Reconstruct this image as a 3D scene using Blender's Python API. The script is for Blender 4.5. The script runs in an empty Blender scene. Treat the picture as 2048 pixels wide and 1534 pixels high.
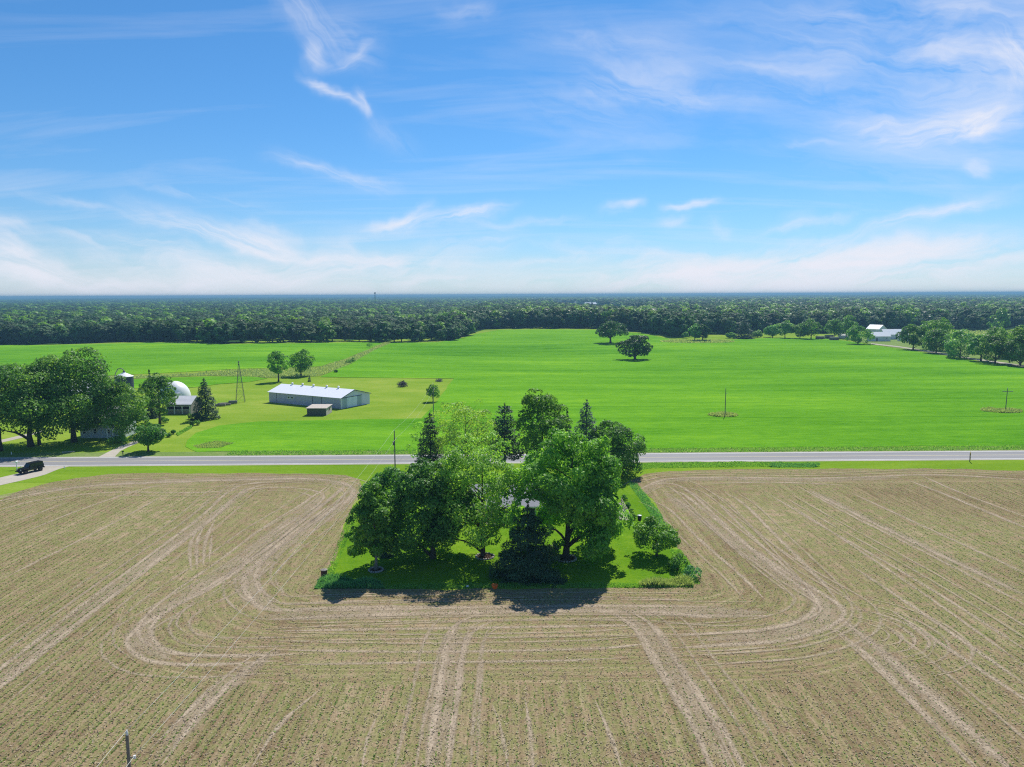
import bpy, bmesh, math, random
import numpy as np
from mathutils import Vector, Matrix, geometry as mgeo

scene = bpy.context.scene
C = scene.collection
PI = math.pi
R = math.radians

# ------------------------------------------------------------------ camera
CAM_H, FPX, PITCH, ROLL = 34.0, 1472.0, 6.87, 0.25
cam_d = bpy.data.cameras.new('camera')
cam = bpy.data.objects.new('camera', cam_d); C.objects.link(cam)
cam_d.sensor_width = 36.0
cam_d.lens = 36.0 * FPX / 2048.0
cam_d.clip_start = 0.5
cam_d.clip_end = 40000.0
_p, _r = R(PITCH), R(ROLL)
FWD = Vector((0, math.cos(_p), -math.sin(_p)))
_up0 = Vector((0, math.sin(_p), math.cos(_p)))
RIGHT = Vector((1, 0, 0)) * math.cos(_r) - _up0 * math.sin(_r)
UP = _up0 * math.cos(_r) + Vector((1, 0, 0)) * math.sin(_r)
m = Matrix.Identity(4)
for i in range(3):
    m[i][0] = RIGHT[i]; m[i][1] = UP[i]; m[i][2] = -FWD[i]
m[2][3] = CAM_H
cam.matrix_world = m
scene.camera = cam

# ------------------------------------------------------------------ sun, exposure
SUN_AZ, SUN_EL = 20.0, 51.0          # degrees to the right of +Y, above the horizon
sd = Vector((math.sin(R(SUN_AZ)) * math.cos(R(SUN_EL)), math.cos(R(SUN_AZ)) * math.cos(R(SUN_EL)), math.sin(R(SUN_EL))))
sun_l = bpy.data.lights.new('sun', 'SUN'); sun_l.energy = 4.6; sun_l.angle = R(0.53); sun_l.color = (1.0, 0.955, 0.88)
sun = bpy.data.objects.new('sun', sun_l); C.objects.link(sun)
sun.rotation_euler = (-sd).to_track_quat('-Z', 'Y').to_euler()
sun.location = (0, 0, 200)
scene.view_settings.view_transform = 'Standard'
scene.view_settings.look = 'None'
scene.view_settings.exposure = 0.35
scene.view_settings.gamma = 1.0
scene.view_settings.use_curve_mapping = False
scene.render.engine = 'CYCLES'
cy = scene.cycles
cy.max_bounces = 8; cy.diffuse_bounces = 5; cy.glossy_bounces = 2; cy.transmission_bounces = 3
cy.transparent_max_bounces = 8; cy.volume_bounces = 0
cy.use_denoising = False; cy.pixel_filter_type = 'BLACKMAN_HARRIS'; cy.filter_width = 1.15
cy.sample_clamp_indirect = 4.0

# ------------------------------------------------------------------ pixel helpers (photo pixels, 2048 x 1534)
def ray(px, py):
    return (FWD + RIGHT * ((px - 1024.0) / FPX) + UP * ((767.0 - py) / FPX)).normalized()

def az_el(px, py):
    d = ray(px, py)
    return math.atan2(d.x, d.y), math.asin(d.z)

def sstep(a, b, x):
    t = np.clip((x - a) / (b - a), 0, 1)
    return t * t * (3 - 2 * t)

def hgt(x, y):
    """gentle roll of the fields beyond the barn; flat round the camera and beyond the woods"""
    x = np.asarray(x, float); y = np.asarray(y, float)
    s = sstep(235, 420, y) * (1 - sstep(820, 1100, y))
    w = 1.1 * np.sin(x / 88.0 + 0.7) * np.sin(y / 97.0 + 0.4) + 0.7 * np.sin(x / 47.0 + y / 160.0 + 2.0)
    w = w + 2.2 * np.exp(-((x + 225) / 120.0) ** 2 - ((y - 505) / 75.0) ** 2)
    w = w + 2.0 * np.exp(-((x - 30) / 130.0) ** 2 - ((y - 640) / 110.0) ** 2)
    return s * w

def H(x, y):
    return float(hgt(x, y))

def G(px, py, z=0.0):
    """where the sight line through a photo pixel meets the ground"""
    d = ray(px, py)
    t = (CAM_H - z) / max(-d.z, 1e-4)
    for _ in range(12):
        x, y = d.x * t, d.y * t
        g = H(x, y) + z
        t2 = (CAM_H - g) / max(-d.z, 1e-4)
        if abs(t2 - t) < 0.01:
            break
        t = 0.5 * t + 0.5 * t2
    return Vector((d.x * t, d.y * t, H(d.x * t, d.y * t)))

def top_z(p, px, py):
    """height above ground of the point over p seen at row py"""
    d = ray(px, py)
    s = math.hypot(p.x, p.y) / math.hypot(d.x, d.y)
    return CAM_H + d.z * s - p.z

def mpp(p):
    """metres per photo pixel at p"""
    return (Vector((p.x, p.y, p.z - CAM_H)).dot(FWD)) / FPX

# ------------------------------------------------------------------ world: sky with cirrus
def N(nt, t, **kw):
    n = nt.nodes.new(t)
    for k, v in kw.items():
        setattr(n, k, v)
    return n

def mth(nt, op, a=None, b=None, c=None, clamp=False):
    n = nt.nodes.new('ShaderNodeMath'); n.operation = op; n.use_clamp = clamp
    for i, v in enumerate((a, b, c)):
        if v is None:
            continue
        if isinstance(v, (int, float)):
            n.inputs[i].default_value = v
        else:
            nt.links.new(v, n.inputs[i])
    return n.outputs[0]

def streak_group():
    g = bpy.data.node_groups.new('cirrus_streak', 'ShaderNodeTree')
    for nm in ('U', 'V', 'U0', 'V0', 'Angle', 'HalfLength', 'HalfWidth', 'Bend', 'Fibre', 'Strength'):
        g.interface.new_socket(name=nm, in_out='INPUT', socket_type='NodeSocketFloat')
    g.interface.new_socket(name='Density', in_out='OUTPUT', socket_type='NodeSocketFloat')
    gi = g.nodes.new('NodeGroupInput'); go = g.nodes.new('NodeGroupOutput')
    I = gi.outputs
    du = mth(g, 'SUBTRACT', I['U'], I['U0']); dv = mth(g, 'SUBTRACT', I['V'], I['V0'])
    ca = mth(g, 'COSINE', I['Angle']); sa = mth(g, 'SINE', I['Angle'])
    t = mth(g, 'ADD', mth(g, 'MULTIPLY', du, ca), mth(g, 'MULTIPLY', dv, sa))
    s = mth(g, 'SUBTRACT', mth(g, 'MULTIPLY', dv, ca), mth(g, 'MULTIPLY', du, sa))
    tn = mth(g, 'DIVIDE', t, I['HalfLength'])
    s = mth(g, 'SUBTRACT', s, mth(g, 'MULTIPLY', I['Bend'], mth(g, 'MULTIPLY', tn, tn)))
    sn = mth(g, 'DIVIDE', s, I['HalfWidth'])
    # soft taper: gaussian across, smooth ends
    e1 = mth(g, 'EXPONENT', mth(g, 'MULTIPLY', mth(g, 'MULTIPLY', sn, sn), -1.6))
    ta = mth(g, 'ABSOLUTE', tn)
    e2 = N(g, 'ShaderNodeMapRange', interpolation_type='SMOOTHSTEP')
    g.links.new(ta, e2.inputs[0]); e2.inputs[1].default_value = 1.0; e2.inputs[2].default_value = 0.15
    e2.inputs[3].default_value = 0.0; e2.inputs[4].default_value = 1.0
    o = mth(g, 'MULTIPLY', mth(g, 'MULTIPLY', e1, e2.outputs[0]), mth(g, 'MULTIPLY', I['Fibre'], I['Strength']))
    g.links.new(o, go.inputs[0])
    return g

def build_world():
    w = bpy.data.worlds.new('World'); scene.world = w; w.use_nodes = True
    nt = w.node_tree; nt.nodes.clear()
    out = N(nt, 'ShaderNodeOutputWorld'); bg = N(nt, 'ShaderNodeBackground')
    nt.links.new(bg.outputs[0], out.inputs[0])
    sky = N(nt, 'ShaderNodeTexSky'); sky.sky_type = 'NISHITA'; sky.sun_disc = False
    sky.sun_elevation = R(SUN_EL); sky.sun_rotation = R(SUN_AZ); sky.altitude = 250
    sky.air_density = 1.0; sky.dust_density = 0.1; sky.ozone_density = 2.0
    tint = N(nt, 'ShaderNodeMix', data_type='RGBA', blend_type='MULTIPLY'); tint.inputs[0].default_value = 1.0
    nt.links.new(sky.outputs[0], tint.inputs[6])      # deep clear-air blue aloft, milkier low down
    tc = N(nt, 'ShaderNodeTexCoord'); sp = N(nt, 'ShaderNodeSeparateXYZ')
    nt.links.new(tc.outputs['Generated'], sp.inputs[0])
    u = mth(nt, 'ARCTAN2', sp.outputs[0], sp.outputs[1])
    v = mth(nt, 'ARCSINE', sp.outputs[2])
    tm = N(nt, 'ShaderNodeMix', data_type='RGBA'); nt.links.new(mth(nt, 'EXPONENT', mth(nt, 'MULTIPLY', mth(nt, 'MAXIMUM', v, 0.0), -7.0)), tm.inputs[0])
    tm.inputs[6].default_value = (0.335, 0.70, 0.97, 1); tm.inputs[7].default_value = (0.42, 0.60, 0.86, 1); nt.links.new(tm.outputs[2], tint.inputs[7])
    # slow warp so nothing runs ruler straight
    cmb = N(nt, 'ShaderNodeCombineXYZ'); nt.links.new(u, cmb.inputs[0]); nt.links.new(v, cmb.inputs[1])
    wn = N(nt, 'ShaderNodeTexNoise'); nt.links.new(cmb.outputs[0], wn.inputs['Vector'])
    wn.inputs['Scale'].default_value = 9.0; wn.inputs['Detail'].default_value = 4; wn.inputs['Roughness'].default_value = 0.6
    ws = N(nt, 'ShaderNodeSeparateColor'); nt.links.new(wn.outputs['Color'], ws.inputs[0])
    uw = mth(nt, 'ADD', u, mth(nt, 'MULTIPLY', mth(nt, 'SUBTRACT', ws.outputs[0], 0.5), 0.07))
    vw = mth(nt, 'ADD', v, mth(nt, 'MULTIPLY', mth(nt, 'SUBTRACT', ws.outputs[1], 0.5), 0.05))
    grp = streak_group()
    def fibre(ang, off):
        mp = N(nt, 'ShaderNodeMapping'); mp.vector_type = 'TEXTURE'; nt.links.new(cw.outputs[0], mp.inputs[0])
        mp.inputs['Rotation'].default_value = (0, 0, ang); mp.inputs['Scale'].default_value = (0.16, 0.030, 1); mp.inputs['Location'].default_value = (off, off * .7, 0)
        n = N(nt, 'ShaderNodeTexNoise'); nt.links.new(mp.outputs[0], n.inputs['Vector'])
        n.inputs['Scale'].default_value = 1.0; n.inputs['Detail'].default_value = 5; n.inputs['Roughness'].default_value = 0.6; n.inputs['Distortion'].default_value = 0.7
        f = N(nt, 'ShaderNodeMapRange'); nt.links.new(n.outputs[0], f.inputs[0])
        f.inputs[1].default_value = 0.36; f.inputs[2].default_value = 0.66; f.inputs[3].default_value = 0.08; f.inputs[4].default_value = 1.12
        return f.outputs[0]
    cw = N(nt, 'ShaderNodeCombineXYZ'); nt.links.new(uw, cw.inputs[0]); nt.links.new(vw, cw.inputs[1])
    fib = [(a_, fibre(a_, 3.1 * k)) for k, a_ in enumerate((0.14, -0.24, -0.9, 0.6))]
    # (x0, y0, x1, y1, half width px, bend px, strength) in photo pixels; directions in the sky
    S = [
        (540, -70, 690, 120, 28, -10, 0.6), (610, 60, 640, 150, 16, 6, 0.55), (596, 145, 735, 228, 7, 10, 0.72),
        (650, 150, 760, 85, 12, 10, 0.55), (640, 30, 780, 130, 34, 10, 0.32), (700, 175, 735, 230, 9, 0, 0.45),
        (535, 308, 800, 388, 11, -4, 0.62), (720, 225, 830, 320, 22, 8, 0.16),
        (240, 415, 600, 500, 20, 10, 1.0), (470, 440, 620, 520, 26, 8, 0.5), (700, 462, 1030, 420, 11, 8, 0.95),
        (790, 470, 870, 412, 14, 0, 0.5), (-60, 470, 170, 560, 34, 14, 0.95), (-80, 430, 90, 460, 12, 2, 0.6),
        (210, 488, 420, 520, 24, 5, 0.62), (480, 560, 1010, 510, 26, 6, 0.6), (620, 500, 820, 520, 34, 0, 0.5),
        (-300, 590, 900, 560, 50, 0, 0.8), (100, 560, 560, 590, 36, 6, 0.75), (-80, 520, 200, 570, 22, 6, 0.8), (300, 520, 640, 560, 20, 6, 0.75), (560, 545, 860, 520, 16, 4, 0.7), (150, 480, 330, 540, 16, 8, 0.5), (700, 575, 1050, 545, 14, 4, 0.7), (820, 500, 1060, 470, 16, 4, 0.38),
        (1660, 275, 2140, 225, 24, 12, 1.05), (1800, 250, 2060, 205, 16, 0, 0.6), (1540, 292, 1690, 294, 5, 0, 0.35),
        (1315, 412, 1445, 402, 6, -4, 0.9), (1195, 430, 1290, 405, 9, 6, 0.6), (1905, 325, 1985, 350, 10, -6, 0.7), (250, 360, 560, 420, 7, 3, .35), (0, 380, 260, 420, 8, 3, .3), (900, 345, 1010, 310, 5, 2, .3), (880, 455, 1180, 440, 7, 3, .35), (1040, 480, 1420, 520, 8, 5, .35), (1480, 470, 1760, 430, 7, 4, .4), (380, 470, 760, 540, 8, 8, .6), (60, 455, 420, 500, 9, 6, .5), (830, 540, 1300, 500, 8, 4, .45),
        (1580, 500, 2060, 385, 10, 16, 0.62), (1840, 430, 2060, 400, 9, 4, 0.4), (1300, 445, 1390, 436, 12, 2, 0.45),
        (1400, 440, 1470, 465, 13, 4, 0.45), (1120, 510, 1175, 497, 9, 0, 0.5), (1200, 495, 1280, 470, 9, 0, 0.3),
        (1560, 455, 1640, 445, 20, 0, 0.26), (1000, 560, 2300, 500, 34, 8, 1.0), (1250, 540, 1750, 500, 18, 0, 0.6),
        (900, 580, 2300, 560, 30, 4, 0.9), (1550, 520, 2200, 470, 20, 6, 0.7),
        (1000, 50, 1420, 80, 26, 4, 0.2), (1120, 130, 1500, 165, 40, 6, 0.36), (1440, 140, 1720, 165, 26, 6, 0.3),
        (1040, 175, 1600, 205, 22, 4, 0.3), (1000, 210, 1400, 270, 40, 6, 0.16), (1300, 20, 1800, 60, 40, 6, 0.16),
        (1980, 60, 2100, 150, 45, 0, 0.75), (1800, 110, 2200, 130, 110, 0, 0.34), (1500, 90, 2200, 40, 150, 0, 0.34),
        (1620, 320, 2100, 340, 60, 0, 0.14), (860, 20, 1010, 2, 14, 0, 0.25), (1200, 320, 1300, 318, 10, 0, 0.12),
    ]
    tot = None
    for k, (x0, y0, x1, y1, wd, bend, st) in enumerate(S):
        a0, e0 = az_el(x0, y0); a1, e1 = az_el(x1, y1)
        n = N(nt, 'ShaderNodeGroup'); n.node_tree = grp
        big = wd > 30
        nt.links.new(uw, n.inputs['U']); nt.links.new(vw, n.inputs['V'])
        n.inputs['U0'].default_value = (a0 + a1) / 2; n.inputs['V0'].default_value = (e0 + e1) / 2
        n.inputs['Angle'].default_value = math.atan2(e1 - e0, a1 - a0)
        n.inputs['HalfLength'].default_value = math.hypot(e1 - e0, a1 - a0) * 0.62
        n.inputs['HalfWidth'].default_value = wd / FPX * 1.25
        n.inputs['Bend'].default_value = bend / FPX
        an = math.atan2(e1 - e0, a1 - a0)
        nt.links.new(min(fib, key=lambda t: abs(math.sin(t[0] - an)))[1], n.inputs['Fibre'])
        n.inputs['Strength'].default_value = st
        o = n.outputs[0]
        if tot is None:
            tot = o
        else:                                   # screen: 1-(1-a)(1-b)
            tot = mth(nt, 'SUBTRACT', mth(nt, 'ADD', tot, o), mth(nt, 'MULTIPLY', tot, o))
    # thin veil of high cirrus on a flat layer, all round the sky
    zz = mth(nt, 'MAXIMUM', sp.outputs[2], 0.02)
    pv = N(nt, 'ShaderNodeCombineXYZ')
    nt.links.new(mth(nt, 'DIVIDE', sp.outputs[0], mth(nt, 'ADD', zz, 0.12)), pv.inputs[0])
    nt.links.new(mth(nt, 'DIVIDE', sp.outputs[1], mth(nt, 'ADD', zz, 0.12)), pv.inputs[1])
    mp = N(nt, 'ShaderNodeMapping'); nt.links.new(pv.outputs[0], mp.inputs[0])
    mp.inputs['Scale'].default_value = (0.6, 2.1, 1); mp.inputs['Rotation'].default_value = (0, 0, 0.16); mp.inputs['Location'].default_value = (3.1, 1.4, 0)
    vn = N(nt, 'ShaderNodeTexNoise'); nt.links.new(mp.outputs[0], vn.inputs['Vector'])
    vn.inputs['Scale'].default_value = 1.0; vn.inputs['Detail'].default_value = 9; vn.inputs['Roughness'].default_value = 0.58; vn.inputs['Distortion'].default_value = 0.6
    vr = N(nt, 'ShaderNodeMapRange'); nt.links.new(vn.outputs[0], vr.inputs[0])
    vr.inputs[1].default_value = 0.48; vr.inputs[2].default_value = 0.80; vr.inputs[3].default_value = 0.0; vr.inputs[4].default_value = 0.30
    # milky band above the horizon
    hz = mth(nt, 'MULTIPLY', mth(nt, 'EXPONENT', mth(nt, 'MULTIPLY', mth(nt, 'MAXIMUM', v, 0.0), -22.0)), 0.42)
    dens = mth(nt, 'SUBTRACT', mth(nt, 'ADD', tot, vr.outputs[0]), mth(nt, 'MULTIPLY', tot, vr.outputs[0]))
    dens = mth(nt, 'SUBTRACT', mth(nt, 'ADD', dens, hz), mth(nt, 'MULTIPLY', dens, hz), clamp=True)
    mix = N(nt, 'ShaderNodeMix', data_type='RGBA')
    nt.links.new(dens, mix.inputs[0]); nt.links.new(tint.outputs[2], mix.inputs[6])
    mix.inputs[7].default_value = (6.7, 6.8, 7.5, 1)
    nt.links.new(mix.outputs[2], bg.inputs[0])
    bg.inputs[1].default_value = 0.1
    w.cycles.sampling_method = 'MANUAL'; w.cycles.sample_map_resolution = 256
build_world()

# ------------------------------------------------------------------ mesh helpers
def link(o, parent=None):
    C.objects.link(o)
    if parent is not None:
        o.parent = parent
    return o

def quads_mesh(name, V, F, mat=None, smooth=False, fattr=None):
    """fast mesh from numpy: V (n,3), F (m,k)"""
    V = np.ascontiguousarray(V, dtype=np.float32); F = np.ascontiguousarray(F, dtype=np.int32)
    k = F.shape[1]
    me = bpy.data.meshes.new(name)
    me.vertices.add(len(V)); me.vertices.foreach_set('co', V.ravel())
    me.loops.add(F.size); me.loops.foreach_set('vertex_index', F.ravel())
    me.polygons.add(len(F)); me.polygons.foreach_set('loop_start', np.arange(0, F.size, k, dtype=np.int32))
    if smooth:
        me.polygons.foreach_set('use_smooth', np.ones(len(F), dtype=bool))
    me.update(calc_edges=True)
    if fattr is not None:
        for an, av in fattr.items():
            a = me.attributes.new(an, 'FLOAT', 'FACE'); a.data.foreach_set('value', np.asarray(av, dtype=np.float32))
    if mat is not None:
        me.materials.append(mat)
    return me

class MB:
    """collects simple solids, builds one mesh"""
    def __init__(s):
        s.v = []; s.f = []
    def add(s, vs, fs):
        b = len(s.v); s.v += [tuple(p) for p in vs]; s.f += [tuple(i + b for i in f) for f in fs]
        return s
    def box(s, x0, x1, y0, y1, z0, z1):
        return s.add([(x0, y0, z0), (x1, y0, z0), (x1, y1, z0), (x0, y1, z0), (x0, y0, z1), (x1, y0, z1), (x1, y1, z1), (x0, y1, z1)],
                     [(0, 3, 2, 1), (4, 5, 6, 7), (0, 1, 5, 4), (1, 2, 6, 5), (2, 3, 7, 6), (3, 0, 4, 7)])
    def prism(s, prof, y0, y1):
        """profile in (x,z), extruded along y"""
        n = len(prof)
        vs = [(x, y0, z) for x, z in prof] + [(x, y1, z) for x, z in prof]
        fs = [tuple(range(n)), tuple(range(2 * n - 1, n - 1, -1))] + [(i, i + n, (i + 1) % n + n, (i + 1) % n) for i in range(n)]
        return s.add(vs, fs)
    def tube(s, pts, rad, sides=8, cap=True):
        pts = [Vector(p) for p in pts]; n = len(pts)
        if not hasattr(rad, '__len__'):
            rad = [rad] * n
        ref = Vector((0.31, 0.95, 0.1)).normalized()
        vs = []; fs = []
        for i, p in enumerate(pts):
            d = (pts[min(i + 1, n - 1)] - pts[max(i - 1, 0)]).normalized()
            a = d.cross(ref)
            if a.length < 1e-3:
                a = d.cross(Vector((1, 0, 0)))
            a.normalize(); b = d.cross(a)
            for j in range(sides):
                t = 2 * PI * j / sides
                vs.append(p + (a * math.cos(t) + b * math.sin(t)) * rad[i])
        for i in range(n - 1):
            for j in range(sides):
                j2 = (j + 1) % sides
                fs.append((i * sides + j, i * sides + j2, (i + 1) * sides + j2, (i + 1) * sides + j))
        if cap:
            fs.append(tuple(range(sides - 1, -1, -1))); fs.append(tuple((n - 1) * sides + j for j in range(sides)))
        return s.add(vs, fs)
    def mesh(s, name, mat, smooth=False):
        me = bpy.data.meshes.new(name); me.from_pydata(s.v, [], s.f); me.update()
        if smooth:
            me.polygons.foreach_set('use_smooth', [True] * len(me.polygons))
        if mat is not None:
            me.materials.append(mat)
        return me
    def build(s, name, mat, parent=None, smooth=False):
        return link(bpy.data.objects.new(name, s.mesh(name, mat, smooth)), parent)

def tag(o, label=None, cat=None, group=None, kind=None):
    if label: o['label'] = label
    if cat: o['category'] = cat
    if group: o['group'] = group
    if kind: o['kind'] = kind
    return o

def empty(name, loc, rz=0.0):
    o = bpy.data.objects.new(name, None); C.objects.link(o)
    o.location = loc; o.rotation_euler = (0, 0, rz); o.empty_display_size = 0.3
    return o

# ------------------------------------------------------------------ materials
def new_mat(name):
    m = bpy.data.materials.new(name); m.use_nodes = True
    nt = m.node_tree
    return m, nt, nt.nodes['Principled BSDF']

def ramp(nt, fac, stops):
    r = N(nt, 'ShaderNodeValToRGB')
    el = r.color_ramp.elements
    while len(el) > 1:
        el.remove(el[-1])
    el[0].position = stops[0][0]; el[0].color = (*stops[0][1], 1)
    for p, c in stops[1:]:
        e = el.new(p); e.color = (*c, 1)
    nt.links.new(fac, r.inputs[0])
    return r.outputs[0]

def noise(nt, vec, scale, detail=3, rough=0.55, dist=0.0, smap=None, rot=0.0):
    if smap is not None:
        mp = N(nt, 'ShaderNodeMapping'); nt.links.new(vec, mp.inputs[0])
        mp.inputs['Scale'].default_value = (*smap, 1.0) if len(smap) == 2 else smap
        mp.inputs['Rotation'].default_value = (0, 0, rot)
        vec = mp.outputs[0]
    n = N(nt, 'ShaderNodeTexNoise'); nt.links.new(vec, n.inputs['Vector'])
    n.inputs['Scale'].default_value = scale; n.inputs['Detail'].default_value = detail
    n.inputs['Roughness'].default_value = rough; n.inputs['Distortion'].default_value = dist
    return n.outputs[0]

def mixc(nt, fac, a, b, mode='MIX'):
    n = N(nt, 'ShaderNodeMix', data_type='RGBA', blend_type=mode)
    for sck, v in ((n.inputs[0], fac), (n.inputs[6], a), (n.inputs[7], b)):
        if isinstance(v, (int, float)):
            sck.default_value = v
        elif isinstance(v, tuple):
            sck.default_value = (*v, 1)
        else:
            nt.links.new(v, sck)
    return n.outputs[2]

def mrange(nt, v, a, b, c=0.0, d=1.0, smooth=True):
    n = N(nt, 'ShaderNodeMapRange')
    if smooth:
        n.interpolation_type = 'SMOOTHSTEP'
    nt.links.new(v, n.inputs[0])
    for i, x in enumerate((a, b, c, d)):
        n.inputs[i + 1].default_value = x
    return n.outputs[0]

def bump(nt, h, strength, dist, bsdf):
    b = N(nt, 'ShaderNodeBump'); b.inputs['Strength'].default_value = strength; b.inputs['Distance'].default_value = dist
    nt.links.new(h, b.inputs['Height']); nt.links.new(b.outputs[0], bsdf.inputs['Normal'])

def plain(name, col, rough=0.6, metal=0.0, var=0.18, scale=3.0, spec=0.3):
    m, nt, b = new_mat(name)
    tc = N(nt, 'ShaderNodeTexCoord').outputs['Object']
    f = noise(nt, tc, scale, 5, 0.65)
    c = ramp(nt, f, [(0.25, tuple(x * (1 - var) for x in col)), (0.75, tuple(min(1, x * (1 + var)) for x in col))])
    nt.links.new(c, b.inputs['Base Color'])
    b.inputs['Roughness'].default_value = rough; b.inputs['Metallic'].default_value = metal
    b.inputs['Specular IOR Level'].default_value = spec
    return m

def leaf_mat(name, dark, mid, light, transl=0.35, rough=0.5, warm=0.012, vv=0.16):
    # reflected and transmitted light share the leaf colour between them
    k_ = 1.0 if transl == 0 else (1.55 if name.startswith('leaf') else 1.3)
    dark, mid, light = (tuple(min(.9, x * k_) for x in c_) for c_ in (dark, mid, light))
    m, nt, b = new_mat(name)
    at = N(nt, 'ShaderNodeAttribute'); at.attribute_name = 'v'
    oi = N(nt, 'ShaderNodeObjectInfo')
    c = ramp(nt, at.outputs['Fac'], [(0.0, dark), (0.5, mid), (1.0, light)])
    hs = N(nt, 'ShaderNodeHueSaturation'); nt.links.new(c, hs.inputs['Color'])
    nt.links.new(mth(nt, 'ADD', mth(nt, 'MULTIPLY', oi.outputs['Random'], warm), 0.5 - warm * 0.55), hs.inputs['Hue'])
    nt.links.new(mth(nt, 'ADD', mth(nt, 'MULTIPLY', oi.outputs['Random'], vv), 1.0 - vv * 0.5), hs.inputs['Value'])
    c = hs.outputs[0]
    nt.links.new(c, b.inputs['Base Color']); b.inputs['Roughness'].default_value = rough
    b.inputs['Specular IOR Level'].default_value = 0.35
    tr = N(nt, 'ShaderNodeBsdfTranslucent')
    tcol = mixc(nt, 1.0, c, (1.25, 1.15, 0.5), 'MULTIPLY')
    nt.links.new(tcol, tr.inputs[0])
    ms = N(nt, 'ShaderNodeMixShader'); ms.inputs[0].default_value = transl
    nt.links.new(b.outputs[0], ms.inputs[1]); nt.links.new(tr.outputs[0], ms.inputs[2])
    nt.links.new(ms.outputs[0], nt.nodes['Material Output'].inputs[0])
    return m

M = {}
M['leaf_maple'] = leaf_mat('leaf_maple', (.055, .15, .018), (.095, .235, .027), (.19, .37, .042), .5)
M['leaf_big'] = leaf_mat('leaf_big_maple', (.065, .18, .018), (.115, .275, .028), (.23, .43, .045), .52)
M['leaf_dark'] = leaf_mat('leaf_dark', (.038, .115, .018), (.064, .175, .025), (.125, .28, .038), .5)
M['leaf_light'] = leaf_mat('leaf_light', (.10, .24, .035), (.165, .35, .048), (.27, .49, .065), .52)
M['leaf_pale'] = leaf_mat('leaf_pale', (.115, .215, .03), (.185, .315, .042), (.28, .42, .06), .5)
M['leaf_farm'] = leaf_mat('leaf_farm', (.038, .108, .018), (.070, .176, .026), (.15, .285, .038), .5)
M['leaf_oak'] = leaf_mat('leaf_oak', (.020, .060, .013), (.034, .090, .018), (.062, .145, .026), .42)
M['leaf_wood'] = leaf_mat('leaf_wood', (.021, .056, .018), (.036, .088, .024), (.062, .132, .034), .4, .7, .03, .6)
M['leaf_hedge'] = leaf_mat('leaf_hedge', (.08, .20, .045), (.13, .28, .065), (.20, .38, .085), .45)
M['needle'] = leaf_mat('needle_spruce', (.020, .055, .026), (.036, .086, .042), (.07, .14, .066), .25, .6, .03)
M['needle_blue'] = leaf_mat('needle_blue', (.034, .075, .048), (.058, .115, .076), (.10, .175, .115), .25, .6, .03)
M['needle_black'] = leaf_mat('needle_dark', (.018, .048, .020), (.034, .078, .031), (.062, .128, .048), .28, .6, .03)
M['weed'] = leaf_mat('weed_grass', (.10, .26, .04), (.16, .36, .06), (.28, .46, .12), .5, .5, 0.0, 0.0)
M['weed_dry'] = leaf_mat('weed_dry', (.17, .27, .09), (.27, .37, .15), (.40, .45, .25), .5, .5, 0.0, 0.0)
M['weed_blue'] = leaf_mat('weed_blue', (.07, .21, .075), (.11, .30, .115), (.17, .40, .17), .5, .5, 0.0, 0.0)
M['sprout'] = leaf_mat('sprout', (.11, .175, .04), (.18, .26, .06), (.28, .36, .10), .5, .6, 0.0, 0.0)
M['bark'] = plain('bark', (.085, .066, .05), 0.9, 0, 0.4, 6)
M['bark_pale'] = plain('bark_pale', (.22, .20, .165), 0.9, 0, 0.35, 6)

def ground_mat(name, base, lo, hi, stretch=(1, 1), big=0.02, mid=0.12, fine=1.4, spots=None, bs=0.5, bd=0.12, rot=0.0, fstr=(1, 1)):
    m, nt, b = new_mat(name)
    tc = N(nt, 'ShaderNodeTexCoord').outputs['Object']
    n1 = noise(nt, tc, big, 4, 0.55, 0.4, stretch, rot)
    n2 = noise(nt, tc, mid, 4, 0.6, 0.3, stretch, rot)
    n3 = noise(nt, tc, fine, 5, 0.75, 0.0, fstr, rot)
    f = mth(nt, 'ADD', mth(nt, 'MULTIPLY', n1, 0.38), mth(nt, 'ADD', mth(nt, 'MULTIPLY', n2, 0.30), mth(nt, 'MULTIPLY', n3, 0.42)))
    c = ramp(nt, f, [(0.36, lo), (0.55, base), (0.74, hi)])
    if spots:
        n4 = noise(nt, tc, spots[0], 3, 0.6)
        c = mixc(nt, mrange(nt, n4, spots[1], spots[2]), c, spots[3])
    nt.links.new(c, b.inputs['Base Color']); b.inputs['Roughness'].default_value = 0.95
    b.inputs['Specular IOR Level'].default_value = 0.0
    bump(nt, n3, bs, bd, b)
    return m

M['mown'] = ground_mat('mown_grass', (.195, .30, .03), (.115, .23, .016), (.33, .375, .075), (1, 1.6), 0.022, 0.09, 1.6, bs=0.6, bd=0.1)
M['verge'] = ground_mat('verge_grass', (.155, .265, .018), (.09, .20, .011), (.24, .345, .035), (0.5, 2), 0.03, 0.2, 1.5, bs=0.7, bd=0.15)
M['lawn'] = ground_mat('lawn_grass', (.115, .238, .012), (.055, .16, .008), (.215, .325, .024), (1, 1), 0.07, 0.35, 2.4, bs=0.9, bd=0.12)
M['rough'] = ground_mat('rough_grass', (.18, .26, .07), (.12, .21, .045), (.28, .31, .13), (1, 1), 0.05, 0.3, 1.4, bs=0.9, bd=0.3)
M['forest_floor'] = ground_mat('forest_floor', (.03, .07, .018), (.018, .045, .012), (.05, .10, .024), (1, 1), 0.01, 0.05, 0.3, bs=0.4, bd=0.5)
M['far_field'] = ground_mat('far_field', (.16, .24, .08), (.12, .20, .06), (.22, .28, .12), (1, 1), 0.01, 0.05, 0.3, bs=0.3, bd=0.3)
M['gravel'] = ground_mat('gravel', (.42, .385, .32), (.33, .30, .24), (.52, .48, .41), (1, 1), 0.05, 0.5, 5.0, bs=0.4, bd=0.03)
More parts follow.
